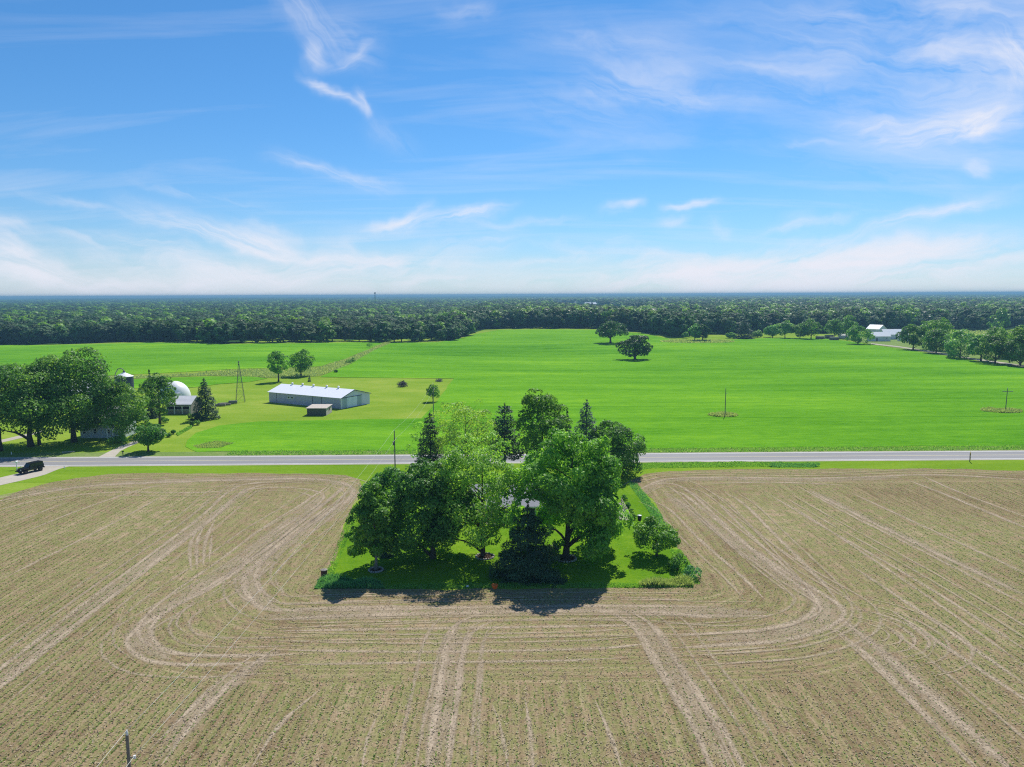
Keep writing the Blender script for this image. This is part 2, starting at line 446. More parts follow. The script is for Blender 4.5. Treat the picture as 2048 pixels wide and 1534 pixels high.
M['mulch'] = ground_mat('mulch', (.075, .05, .035), (.045, .03, .02), (.12, .085, .06), (1, 1), 0.3, 2, 14, bs=0.8, bd=0.04)
M['plot'] = ground_mat('garden_soil', (.32, .29, .25), (.24, .215, .18), (.40, .37, .32), (1, 1), 0.3, 1.4, 8, bs=0.6, bd=0.04)

def hay_mat():
    """lush hay field: fine mower bands across, darker tufts"""
    m, nt, b = new_mat('hay_crop')
    tc = N(nt, 'ShaderNodeTexCoord').outputs['Object']
    n1 = noise(nt, tc, 0.012, 4, 0.55, 0.5, (0.45, 1.0))
    n2 = noise(nt, tc, 0.09, 4, 0.6, 0.3, (0.16, 1.0), 0.02)
    n3 = noise(nt, tc, 0.55, 5, 0.72, 0.0, (0.35, 1.0))
    n4 = noise(nt, tc, 2.6, 3, 0.7)
    f = mth(nt, 'ADD', mth(nt, 'ADD', mth(nt, 'MULTIPLY', n1, 0.38), mth(nt, 'MULTIPLY', n2, 0.28)), mth(nt, 'ADD', mth(nt, 'MULTIPLY', n3, 0.30), mth(nt, 'MULTIPLY', n4, 0.22)))
    f = mth(nt, 'SUBTRACT', f, 0.03)
    c = ramp(nt, f, [(0.40, (.036, .15, .003)), (0.50, (.088, .255, .012)), (0.60, (.140, .335, .018)), (0.70, (.23, .43, .02))])
    # long thin darker drill lines
    n5 = noise(nt, tc, 0.03, 2, 0.5, 0.0, (0.05, 7.0), 0.012)
    c = mixc(nt, mrange(nt, n5, 0.63, 0.72, 0, 0.42), c, (.032, .15, .005))
    nt.links.new(c, b.inputs['Base Color']); b.inputs['Roughness'].default_value = 0.9; b.inputs['Specular IOR Level'].default_value = 0.0
    bump(nt, mth(nt, 'ADD', n3, mth(nt, 'MULTIPLY', n4, 0.6)), 0.7, 0.35, b)
    return m
M['hay'] = hay_mat()

def soil_mat():
    m, nt, b = new_mat('crop_soil')
    tc = N(nt, 'ShaderNodeTexCoord').outputs['Object']
    ay = N(nt, 'ShaderNodeAttribute'); ay.attribute_name = 'yard_d'
    ar = N(nt, 'ShaderNodeAttribute'); ar.attribute_name = 'road_d'
    sx = N(nt, 'ShaderNodeSeparateXYZ'); nt.links.new(tc, sx.inputs[0])
    hm = mth(nt, 'MAXIMUM', mth(nt, 'LESS_THAN', ay.outputs['Fac'], 22.0), mth(nt, 'LESS_THAN', ar.outputs['Fac'], 14.0))
    sdn = mth(nt, 'MINIMUM', ay.outputs['Fac'], ar.outputs['Fac'])
    rc = mth(nt, 'ADD', mth(nt, 'MULTIPLY', sdn, hm), mth(nt, 'MULTIPLY', sx.outputs[0], mth(nt, 'SUBTRACT', 1.0, hm)))
    wob = noise(nt, tc, 0.35, 3, 0.6)
    ph = mth(nt, 'ADD', mth(nt, 'MULTIPLY', rc, 2 * PI / 0.76), mth(nt, 'MULTIPLY', wob, 3.0))
    rowv = mth(nt, 'MULTIPLY', mth(nt, 'ADD', mth(nt, 'SINE', ph), 1.0), 0.5)
    # wide planter passes: bands of several rows, uneven along them
    rcv = N(nt, 'ShaderNodeCombineXYZ'); nt.links.new(rc, rcv.inputs[0])
    n1 = noise(nt, tc, 0.03, 4, 0.6, 0.6)
    nt.links.new(mth(nt, 'MULTIPLY', n1, 5.0), rcv.inputs[1])
    band = noise(nt, rcv.outputs[0], 1.15, 5, 0.78)
    n2 = noise(nt, tc, 0.6, 5, 0.7)
    n3 = noise(nt, tc, 5.0, 4, 0.8)
    f = mth(nt, 'ADD', mth(nt, 'ADD', mth(nt, 'MULTIPLY', n1, 0.30), mth(nt, 'MULTIPLY', n2, 0.24)), mth(nt, 'ADD', mth(nt, 'MULTIPLY', n3, 0.42), mth(nt, 'MULTIPLY', band, 0.60)))
    f = mth(nt, 'SUBTRACT', f, 0.20)
    c = ramp(nt, f, [(0.40, (.115, .080, .042)), (0.50, (.222, .160, .092)), (0.60, (.318, .236, .142)), (0.74, (.48, .37, .245))])
    gm = mth(nt, 'MULTIPLY', mrange(nt, n2, 0.36, 0.58), mrange(nt, mth(nt, 'ADD', n1, mth(nt, 'MULTIPLY', rowv, 0.22)), 0.35, 0.70, 0.10, 0.72))
    c = mixc(nt, gm, c, mixc(nt, mrange(nt, n3, .35, .65), (.105, .135, .030), (.245, .262, .088)))
    nt.links.new(c, b.inputs['Base Color']); b.inputs['Roughness'].default_value = 0.97; b.inputs['Specular IOR Level'].default_value = 0.0
    hh = mth(nt, 'ADD', mth(nt, 'MULTIPLY', rowv, 0.35), n3)
    bump(nt, hh, 0.75, 0.10, b)
    return m
M['soil'] = soil_mat()

def track_mat(nm='wheel_track_soil', a0=0.22, a1=0.92, fade=0.85):
    m, nt, b = new_mat(nm)
    tc = N(nt, 'ShaderNodeTexCoord'); uv = N(nt, 'ShaderNodeSeparateXYZ'); nt.links.new(tc.outputs['UV'], uv.inputs[0])
    n1 = noise(nt, tc.outputs['Object'], 0.22, 5, 0.75); n2 = noise(nt, tc.outputs['Object'], 5.0, 4, 0.8)
    c = ramp(nt, n2, [(0.3, (.34, .265, .18)), (0.55, (.46, .37, .265)), (0.8, (.60, .50, .375))])
    nt.links.new(c, b.inputs['Base Color']); b.inputs['Roughness'].default_value = 0.97; b.inputs['Specular IOR Level'].default_value = 0.0
    ed = mth(nt, 'SUBTRACT', 1.0, mth(nt, 'ABSOLUTE', mth(nt, 'SUBTRACT', mth(nt, 'MULTIPLY', uv.outputs[0], 2.0), 1.0)))
    a = mth(nt, 'MULTIPLY', mrange(nt, ed, 0.0, fade), mrange(nt, mth(nt, 'ADD', mth(nt, 'MULTIPLY', n1, 0.5), mth(nt, 'MULTIPLY', n2, 0.5)), 0.34, 0.60, a0, a1))
    tr = N(nt, 'ShaderNodeBsdfTransparent'); ms = N(nt, 'ShaderNodeMixShader')
    nt.links.new(a, ms.inputs[0]); nt.links.new(tr.outputs[0], ms.inputs[1]); nt.links.new(b.outputs[0], ms.inputs[2])
    nt.links.new(ms.outputs[0], nt.nodes['Material Output'].inputs[0])
    return m
M['track'] = track_mat()
M['faint'] = track_mat('faint_track_soil', 0.0, 0.75, 0.9)
M['swath'] = track_mat('worn_swath_soil', 0.0, 0.62, 0.9)

def asphalt_mat():
    m, nt, b = new_mat('asphalt')
    tc = N(nt, 'ShaderNodeTexCoord').outputs['Object']
    n1 = noise(nt, tc, 0.25, 4, 0.6, 0, (0.08, 1.2)); n2 = noise(nt, tc, 9, 4, 0.8)
    f = mth(nt, 'ADD', mth(nt, 'MULTIPLY', n1, 0.6), mth(nt, 'MULTIPLY', n2, 0.4))
    c = ramp(nt, f, [(0.3, (.185, .182, .182)), (0.6, (.26, .256, .253)), (0.8, (.33, .325, .32))])
    n3 = noise(nt, tc, 0.5, 3, 0.6, 2.5)
    c = mixc(nt, mrange(nt, n3, 0.505, 0.495, 0, 0.0), c, (.1, .1, .1))
    nt.links.new(c, b.inputs['Base Color']); b.inputs['Roughness'].default_value = 0.85; b.inputs['Specular IOR Level'].default_value = 0.25
    return m
M['asphalt'] = asphalt_mat()
M['paint_white'] = plain('paint_white', (.74, .74, .72), 0.7, 0, 0.15, 1.5)
M['paint_yellow'] = plain('paint_yellow', (.70, .60, .30), 0.7, 0, 0.15, 1.5)

def ribbed(name, col, pitch=0.3, rough=0.45, metal=0.0, var=0.1, axis=0, depth=0.03):
    m, nt, b = new_mat(name)
    tc = N(nt, 'ShaderNodeTexCoord').outputs['Object']
    sx = N(nt, 'ShaderNodeSeparateXYZ'); nt.links.new(tc, sx.inputs[0])
    s = mth(nt, 'SINE', mth(nt, 'MULTIPLY', sx.outputs[axis], 2 * PI / pitch))
    f = noise(nt, tc, 0.7, 5, 0.7, 0, (1, 1, 0.2))
    c = ramp(nt, f, [(0.25, tuple(x * (1 - var) for x in col)), (0.75, tuple(min(1, x * (1 + var)) for x in col))])
    nt.links.new(c, b.inputs['Base Color']); b.inputs['Roughness'].default_value = rough; b.inputs['Metallic'].default_value = metal
    bump(nt, s, 0.5, depth, b)
    return m
M['barn_wall'] = ribbed('barn_metal', (.33, .36, .41), 0.35, 0.5, 0.0, 0.12)
M['barn_end_lit'] = ribbed('barn_end_lit_metal', (.42, .46, .52), 0.35, 0.5, 0.0, 0.1, 1)
M['barn_door'] = ribbed('barn_door_metal', (.40, .46, .54), 0.5, 0.5, 0.0, 0.1, 1)
M['barn_door_dark'] = ribbed('barn_door_dark', (.27, .31, .36), 0.5, 0.5, 0.0, 0.1, 1)
M['barn_roof'] = ribbed('barn_roof_metal', (.80, .81, .83), 0.6, 0.38, 0.0, 0.04)
M['metal_white'] = plain('metal_white', (.78, .78, .78), 0.4, 0, 0.08)
M['trim_dark'] = plain('trim_dark', (.035, .04, .05), 0.6)
M['trim_white'] = plain('trim_white', (.78, .78, .77), 0.5, 0, 0.06)
M['concrete'] = plain('concrete', (.48, .46, .43), 0.9, 0, 0.2)
M['wood_grey'] = plain('wood_grey', (.24, .215, .19), 0.9, 0, 0.35, 2.5)
M['wood_dark'] = plain('wood_dark', (.13, .115, .10), 0.9, 0, 0.35, 2.5)
M['wood_pale'] = plain('wood_pale', (.46, .40, .34), 0.85, 0, 0.25, 2.5)
M['pole'] = plain('pole_wood', (.20, .175, .15), 0.9, 0, 0.3, 4)
M['siding_grey'] = ribbed('siding_grey', (.105, .125, .14), 0.2, 0.6, 0, 0.12, 2, 0.02)
M['siding_pale'] = ribbed('siding_pale', (.46, .49, .52), 0.2, 0.6, 0, 0.1, 2, 0.02)
M['siding_white'] = ribbed('siding_white', (.68, .68, .68), 0.3, 0.6, 0, 0.08, 0, 0.02)
M['shingle'] = plain('shingle', (.30, .30, .325), 0.85, 0, 0.22, 5)
M['roof_tin'] = ribbed('roof_tin', (.62, .62, .62), 0.6, 0.4, 0, 0.1)
M['glass'] = plain('window_glass', (.02, .025, .03), 0.08, 0, 0.1, 1, 0.6)
M['dark_inside'] = plain('dark_inside', (.012, .012, .014), 0.9)  # flat near-black standing in for the shade inside openings
M['steel'] = plain('tower_steel', (.17, .165, .16), 0.6, 0.3, 0.3)
M['bin_blue'] = ribbed('bin_blue', (.05, .06, .09), 0.3, 0.45, 0.2, 0.15, 2, 0.03)
M['insul'] = plain('insulator', (.72, .72, .72), 0.25)
M['wire'] = plain('wire_metal', (.60, .60, .56), 0.8, 0.0, 0.05, 3.0, 0.0)
M['barrel'] = plain('barrel_rust', (.11, .045, .03), 0.7, 0, 0.35, 6)
M['bin_black'] = plain('bin_black', (.015, .016, .02), 0.45)
M['bin_lid'] = plain('bin_lid', (.45, .47, .50), 0.4)
M['orange'] = plain('orange_plastic', (.85, .16, .03), 0.5)
M['stone'] = plain('stone', (.36, .33, .30), 0.9, 0, 0.3, 4)
M['car_paint'] = plain('car_paint', (.012, .012, .018), 0.25, 0.0, 0.1, 1, 0.45)
M['tyre'] = plain('tyre', (.014, .014, .014), 0.85)
M['rim'] = plain('rim', (.05, .05, .055), 0.4, 0.5)
M['lamp'] = plain('lamp_glass', (.75, .76, .78), 0.15)
M['lamp_red'] = plain('lamp_red', (.35, .02, .02), 0.25)
M['sign_yellow'] = plain('sign_yellow', (.95, .55, .03), 0.5)
M['brick_red'] = plain('brick_red', (.25, .10, .07), 0.85)

# ------------------------------------------------------------------ ground sheets
def axis_pts(near, step, far):
    a = list(np.arange(-near, near + 1e-3, step)); g = near; s = step
    while g < far:
        s *= 1.5; g = min(far, g + s); a = [-g] + a + [g]
    return np.array(a)

FAR = 15000.0
def base_ground():
    xs = axis_pts(700, 10.0, FAR)
    ys = np.concatenate([np.arange(-200, 1150, 10.0), 1150 + np.cumsum(10 * 1.35 ** np.arange(1, 24))])
    ys = ys[ys < FAR]; ys = np.append(ys, FAR); ys = np.insert(ys, 0, -600.0)
    X, Y = np.meshgrid(xs, ys)
    Z = hgt(X, Y) - 0.06 * sstep(150, 260, Y)
    V = np.stack([X, Y, Z], -1).reshape(-1, 3)
    nx, ny = len(xs), len(ys)
    i, j = np.meshgrid(np.arange(nx - 1), np.arange(ny - 1))
    a = (j * nx + i).ravel()
    F = np.stack([a, a + 1, a + nx + 1, a + nx], 1)
    o = link(bpy.data.objects.new('ground', quads_mesh('ground', V, F, M['mown'], True)))
    tag(o, 'mown yellow green grass around the barns and along the road', kind='structure')
base_ground()

def inside(poly, x, y):
    """points in polygon, vectorised"""
    x = np.asarray(x); y = np.asarray(y); c = np.zeros(x.shape, bool)
    n = len(poly); j = n - 1
    for i in range(n):
        xi, yi = poly[i]; xj, yj = poly[j]
        c ^= ((yi > y) != (yj > y)) & (x < (xj - xi) * (y - yi) / (yj - yi + 1e-12) + xi)
        j = i
    return c

def densify(poly, step):
    out = []
    for i in range(len(poly)):
        a = poly[i]; b = poly[(i + 1) % len(poly)]
        d = math.hypot(b[0] - a[0], b[1] - a[1]); n = max(1, int(d / step))
        for k in range(n):
            out.append((a[0] + (b[0] - a[0]) * k / n, a[1] + (b[1] - a[1]) * k / n))
    return out

def rag(poly, amp, seed, step=2.0):
    """a grown edge is never a ruler line"""
    rg = np.random.default_rng(seed); out = []
    pts = densify(poly, step)
    e = rg.normal(0, 1, (len(pts), 2)); e = (e + np.roll(e, 1, 0) + np.roll(e, 2, 0)) / 3
    return [(p[0] + e[i, 0] * amp, p[1] + e[i, 1] * amp) for i, p in enumerate(pts)]

def sheet(name, poly, mat, z, label=None, step=10.0, attrs=None, parent=None, kind='structure'):
    poly = densify(poly, step)
    xs = [p[0] for p in poly]; ys = [p[1] for p in poly]
    gx, gy = np.meshgrid(np.arange(min(xs) + step / 2, max(xs), step), np.arange(min(ys) + step / 2, max(ys), step))
    gx = gx.ravel(); gy = gy.ravel(); k = inside(poly, gx, gy)
    pts = [Vector(p) for p in poly] + [Vector((a, b)) for a, b in zip(gx[k], gy[k])]
    n = len(poly)
    r = mgeo.delaunay_2d_cdt(pts, [(i, (i + 1) % n) for i in range(n)], [list(range(n))], 1, 1e-4)
    V = np.array([(v.x, v.y) for v in r[0]]); Z = hgt(V[:, 0], V[:, 1]) + z
    F = np.array([f for f in r[2] if len(f) == 3], dtype=np.int32)
    # face up
    a, b_, c_ = V[F[:, 0]], V[F[:, 1]], V[F[:, 2]]
    cr = (b_[:, 0] - a[:, 0]) * (c_[:, 1] - a[:, 1]) - (b_[:, 1] - a[:, 1]) * (c_[:, 0] - a[:, 0])
    F[cr < 0] = F[cr < 0][:, ::-1]
    me = quads_mesh(name, np.column_stack([V, Z]), F, mat, True)
    if attrs:
        for an, fn in attrs.items():
            at = me.attributes.new(an, 'FLOAT', 'POINT'); at.data.foreach_set('value', fn(V[:, 0], V[:, 1]).astype(np.float32))
    o = link(bpy.data.objects.new(name, me), parent)
    if parent is None:
        tag(o, label, kind=kind)
    return o

def P(*pix):
    return [(G(x, y).x, G(x, y).y) for x, y in pix]

# road line in plan, from two points on its near and far edges
A = G(300, 930.5); B = G(2000, 918.5)
road_dir = (B - A); road_dir.z = 0; road_dir.normalize()
road_n = Vector((-road_dir.y, road_dir.x, 0))
A2 = G(300, 914.0)
ROAD_W = (A2 - A).dot(road_n)
def road_pt(s, off):
    """s metres along the road from the point abreast of the camera, off metres beyond its near edge"""
    s0 = -A.dot(road_dir)
    p = A + road_dir * (s0 + s) + road_n * off
    return (p.x, p.y)
def road_off(x, y):
    return (np.asarray(x) - A.x) * road_n.x + (np.asarray(y) - A.y) * road_n.y

def strip(name, s0, s1, o0, o1, mat, z, label=None, parent=None, step=10.0):
    return sheet(name, [road_pt(s0, o0), road_pt(s1, o0), road_pt(s1, o1), road_pt(s0, o1)], mat, z, label, step, parent=parent)

road = strip('road', -420, 420, 0, ROAD_W, M['asphalt'], 0.030, 'pale grey two lane country road crossing behind the yard')
strip('edge_line', -420, 420, 0.30, 0.52, M['paint_white'], 0.036, parent=road)
strip('edge_line', -420, 420, ROAD_W - 0.52, ROAD_W - 0.30, M['paint_white'], 0.036, parent=road)
strip('centre_line', -420, 420, ROAD_W / 2 - 0.10, ROAD_W / 2 + 0.06, M['paint_yellow'], 0.036, parent=road)
strip('road_shoulder', -420, 420, -0.7, ROAD_W + 0.6, M['gravel'], 0.024, 'thin gravel shoulder along both edges of the road')
strip('roadside_verge', -420, 420, -13.5, -0.5, M['verge'], 0.012, 'mown green grass verge between road and bare crop field')
strip('field_side_verge', -180, 420, ROAD_W + 0.4, ROAD_W + 5.0, M['rough'], 0.012, 'rough grass verge on the far side of the road')

# ---- bare crop field round the yard
YX0, YX1, YY0 = -22.0, 20.5, G(1000, 1171).y
crop_near = -60.0
crop_poly = ([(-260, crop_near), (260, crop_near)] +
             [road_pt(260, -6.0), road_pt(120, -6.6)] + P((2048, 941), (1800, 937), (1500, 938), (1340, 942), (1290, 948), (1262, 962)) +
             [(YX1 + 2.6, 118), (YX1 + 2.2, 100), (YX1 + 1.2, YY0 + 1.0), (YX1 - 1, YY0 - 0.6), (0, YY0 - 1.1), (YX0 + 1, YY0 - 0.9), (YX0 - 0.6, YY0 + 1.5), (YX0 - 3.4, 110)] +
             P((724, 972), (716, 958), (690, 950), (500, 946), (300, 946), (220, 948), (150, 957), (90, 966), (40, 985), (0, 1000)) + [(-140, 108), (-260, 108)])
def sdf_yard(x, y):
    cx, cy_ = (YX0 + YX1) / 2, (YY0 + 140) / 2
    hx, hy = (YX1 - YX0) / 2, (140 - YY0) / 2
    dx = np.abs(x - cx) - hx; dy = np.abs(y - cy_) - hy
    return np.hypot(np.maximum(dx, 0), np.maximum(dy, 0)) + np.minimum(np.maximum(dx, dy), 0)
def sdf_all(x, y):
    return np.minimum(sdf_yard(x, y), -road_off(x, y) - 5.0)
def head_mask(x, y):
    return np.maximum((sdf_yard(x, y) < 22.0), (-road_off(x, y) - 5.0 < 14.0)).astype(float)
crop_rag = rag(crop_poly, 0.5, 3, 1.6)
crop = sheet('crop_field', crop_rag, M['soil'], 0.018, 'tan bare soil crop field with thin green seedling rows and wheel tracks', 3.0,
             {'yard_d': sdf_yard, 'road_d': lambda x, y: -road_off(x, y) - 5.0})

# ---- yard lawn
lawn_poly = [(YX0 + .4, YY0 + .4), (YX1 - .4, YY0 + .4), (YX1 + 1.2, 100), (YX1 + 1.6, 118), (21.5, 131), (18, 137), (-20, 138), (-26.5, 136), (YX0 - 2.8, 112), (YX0 - .6, 90)]
sheet('yard_lawn', rag(lawn_poly, 0.25, 5, 1.5), M['lawn'], 0.020, 'bright green lawn of the tree filled house yard', 5.0)

# ---- hay fields
hay_main = P((372, 893), (376, 880), (392, 866), (440, 851), (520, 843), (700, 839), (842, 837), (872, 805), (908, 757)) + \
           P((800, 756), (700, 755), (640, 754)) + P((700, 727), (748, 700), (782, 686)) + P((880, 684), (932, 674), (950, 668)) + \
           P((1000, 660), (1100, 659), (1200, 660), (1290, 668), (1350, 680), (1400, 684), (1470, 679), (1560, 675), (1640, 676), (1700, 683), (1745, 690), (1840, 704), (1950, 722), (2048, 736), (2200, 758)) + \
           [(330, 300)] + [road_pt(330, ROAD_W + 5.4), road_pt(60, ROAD_W + 5.4), road_pt(-15, ROAD_W + 4.6)] + P((500, 903), (392, 904))
sheet('hay_field', rag(hay_main, 0.35, 7, 3.0), M['hay'], 0.05, 'bright green hay field beyond the road, right of the barns', 9.0)
hay_left = P((-260, 700), (0, 690), (200, 688), (270, 686), (450, 689), (600, 687), (700, 685), (768, 685)) + P((735, 700), (690, 718), (640, 733), (560, 736), (470, 738), (392, 743), (200, 752), (0, 762), (-260, 780))
sheet('hay_field', rag(hay_left, 0.35, 8, 3.0), M['hay'], 0.05, 'bright green hay field behind the left farmstead', 9.0)
hay_strip = P((388, 775), (440, 768), (500, 764), (535, 757), (500, 753), (420, 753), (300, 757), (180, 762), (180, 778))
sheet('hay_field', rag(hay_strip, 0.35, 9, 3.0), M['hay'], 0.05, 'narrow bright green strip between ditch weeds and farm shed', 6.0)
ditch = P((150, 758), (390, 747), (470, 740), (560, 738), (640, 734), (690, 719), (736, 700), (770, 685), (782, 686), (748, 701), (700, 729), (640, 752), (560, 756), (420, 751), (300, 756), (160, 760))
sheet('weedy_ditch', ditch, M['rough'], 0.04, 'weedy pale green ditch and track climbing towards the wood', 6.0)

# ---- driveways
drive = P((-90, 985), (0, 955), (40, 946), (84, 936), (104, 929.5), (150, 930.5), (118, 938), (88, 950), (40, 962), (0, 971), (-90, 1012))
sheet('gravel_drive', rag(drive, 0.2, 11, 1.5), M['gravel'], 0.027, 'pale gravel drive under the black off-road car', 4.0)
drive2 = P((196, 914), (228, 914), (240, 903), (256, 895), (276, 886), (290, 880), (268, 882), (240, 893), (216, 904))
sheet('gravel_drive', rag(drive2, 0.15, 12, 1.5), M['gravel'], 0.027, 'grassy gravel drive running up past the farmhouse', 4.0)
lane = P((-80, 905), (0, 886), (50, 874), (90, 862), (82, 861), (46, 870), (0, 880), (-80, 897))
sheet('farm_lane', rag(lane, 0.2, 13, 1.5), M['gravel'], 0.02, 'pale two wheel lane on the grass behind the maples', 4.0)
lane_r = P((1742, 686.5), (1800, 693), (1860, 702), (1950, 717), (2048, 731), (2200, 754), (2200, 758), (2048, 734), (1950, 720), (1860, 704.5), (1800, 695), (1742, 688.5))
sheet('field_lane', lane_r, M['gravel'], 0.09, 'pale lane along the tree row at the right field edge', 6.0)
pasture = P((1690, 678), (1745, 689), (1840, 703), (1950, 720), (2200, 756), (2300, 700), (2100, 668), (1900, 663), (1820, 664), (1740, 668))
sheet('pasture', pasture, M['rough'], 0.03, 'pale rough pasture behind the right tree row', 9.0)

# ------------------------------------------------------------------ foliage builders
def unit(a):
    return a / np.maximum(np.linalg.norm(a, axis=1, keepdims=True), 1e-9)

def leaf_quads(rg, P_, Nn, size, aspect=0.62, fold=0.25):
    n = len(P_)
    t = unit(np.cross(Nn, rg.normal(0, 1, (n, 3)))); b = np.cross(Nn, t)
    s = size[:, None] if np.ndim(size) else np.full((n, 1), size)
    V = np.empty((n, 4, 3))
    V[:, 0] = P_ - t * s; V[:, 2] = P_ + t * s
    V[:, 1] = P_ + b * s * aspect - Nn * s * fold; V[:, 3] = P_ - b * s * aspect - Nn * s * fold
    return V.reshape(-1, 3), np.arange(4 * n).reshape(n, 4)

def clump_value(rg, pos, k):
    """leaf tone: each clump a little different, each leaf too"""
    return np.clip(0.5 + 0.22 * k + rg.normal(0, 0.22, len(pos)), 0, 1)

def broadleaf(rg, h, w, cb, n_blob=60, n_leaf=9000, leaf=0.22, skew=0.15, blob=0.27, lumps=0.18, top_pow=1.0, lean=(0, 0), jit=0.55, skirt=0.0):
    """returns leaf quads (V,F,tone) and bough centres; base of trunk at origin"""
    a, c = w / 2, (h - cb) / 2; zc = cb + c
    # uneven envelope
    nl = 7
    ld = unit(rg.normal(0, 1, (nl, 3))); la = rg.uniform(-lumps, lumps, nl)
    def env(d):
        f = 1 + (np.maximum(d @ ld.T, 0) ** 3 * la).sum(1)
        return f
    d = unit(rg.normal(0, 1, (n_blob * 3, 3)))
    keep = rg.random(len(d)) < (0.85 + 0.15 * d[:, 2].clip(-1, 1))
    d = d[keep][:n_blob]
    if len(d) < n_blob:
        d = np.vstack([d, unit(rg.normal(0, 1, (n_blob - len(d), 3)))])
    rr = rg.uniform(0.18, 1.0, n_blob) ** 0.42 * np.where(rg.random(n_blob) < .22, rg.uniform(1.0, 1.16, n_blob), 1)
    wz = (1 - skew * d[:, 2]) * (1 + skirt * np.maximum(-d[:, 2], 0))
    br = blob * a * rg.uniform(0.45, 1.25, n_blob)
    sc = (1 - br / a * 0.62) * rr * env(d)
    cen = np.column_stack([d[:, 0] * a * wz * sc, d[:, 1] * a * wz * sc, zc + d[:, 2] * np.where(d[:, 2] > 0, top_pow, 1) * c * sc])
    cen[:, 0] += lean[0] * (cen[:, 2] / h); cen[:, 1] += lean[1] * (cen[:, 2] / h)
    wgt = br ** 2; wgt /= wgt.sum()
    bi = rg.choice(n_blob, n_leaf, p=wgt)
    out = unit(cen - np.array([0, 0, zc - 0.3 * c]))
    ldv = unit(rg.normal(0, 1, (n_leaf, 3)) + 0.75 * out[bi] + np.array([0, 0, 0.35]))
    rad = br[bi] * (0.72 + 0.36 * rg.random(n_leaf) ** 0.7)
    stray = rg.random(n_leaf) < 0.10
    rad = rad * np.where(stray, rg.uniform(1.0, 1.35, n_leaf), 1)
    pos = cen[bi] + ldv * rad[:, None] * np.array([1.08, 1.08, 0.82])
    nrm = unit(ldv + rg.normal(0, jit, (n_leaf, 3)) + np.array([0, 0, 0.25]))
    ok = pos[:, 2] > max(cb * 0.75, 0.15)
    pos, nrm, bi2 = pos[ok], nrm[ok], bi[ok]
    V, F = leaf_quads(rg, pos, nrm, leaf * rg.uniform(0.65, 1.35, len(pos)))
    tone = clump_value(rg, pos, rg.normal(0, 1, n_blob)[bi2])
    return V, F, tone, cen

def trunk_mb(rg, h, r0, cen, cb, n_limb=9, fork=0.0, lean=(0, 0), sides=9):
    mb = MB()
    top = h * 0.80
    k = 7
    wob = rg.normal(0, 0.05 * h / 10, (k, 2)); wob[0] = 0
    pts = [(wob[i, 0] + lean[0] * i / k * 0.8, wob[i, 1] + lean[1] * i / k * 0.8, -0.25 + (top + 0.25) * i / (k - 1)) for i in range(k)]
    rad = [r0 * (1.35 if i == 0 else 1) * (1 - 0.88 * i / (k - 1)) for i in range(k)]
    mb.tube(pts, rad, sides)
    order = np.argsort(cen[:, 2] + rg.normal(0, 1, len(cen)) * h * 0.2)
    step = max(1, len(order) // max(n_limb, 1))
    for q in order[::step][:n_limb]:
        e = Vector(cen[q]); hd = math.hypot(e.x, e.y)
        z0 = max(cb * 0.75, min(e.z - 0.55 * hd - 0.3, top * 0.85))
        f = (z0 + 0.25) / (top + 0.25) * (k - 1); i0 = min(int(f), k - 2); u_ = f - i0
        s = Vector(pts[i0]).lerp(Vector(pts[i0 + 1]), u_)
        rs = (rad[i0] * (1 - u_) + rad[i0 + 1] * u_) * 0.55
        mid = s.lerp(e, 0.5) + Vector((0, 0, 0.10 * hd))
        mb.tube([s, s.lerp(mid, .5) + Vector((0, 0, .03 * hd)), mid, mid.lerp(e, .55), e], [rs, rs * .8, rs * .58, rs * .36, rs * .14], 6)
    return mb

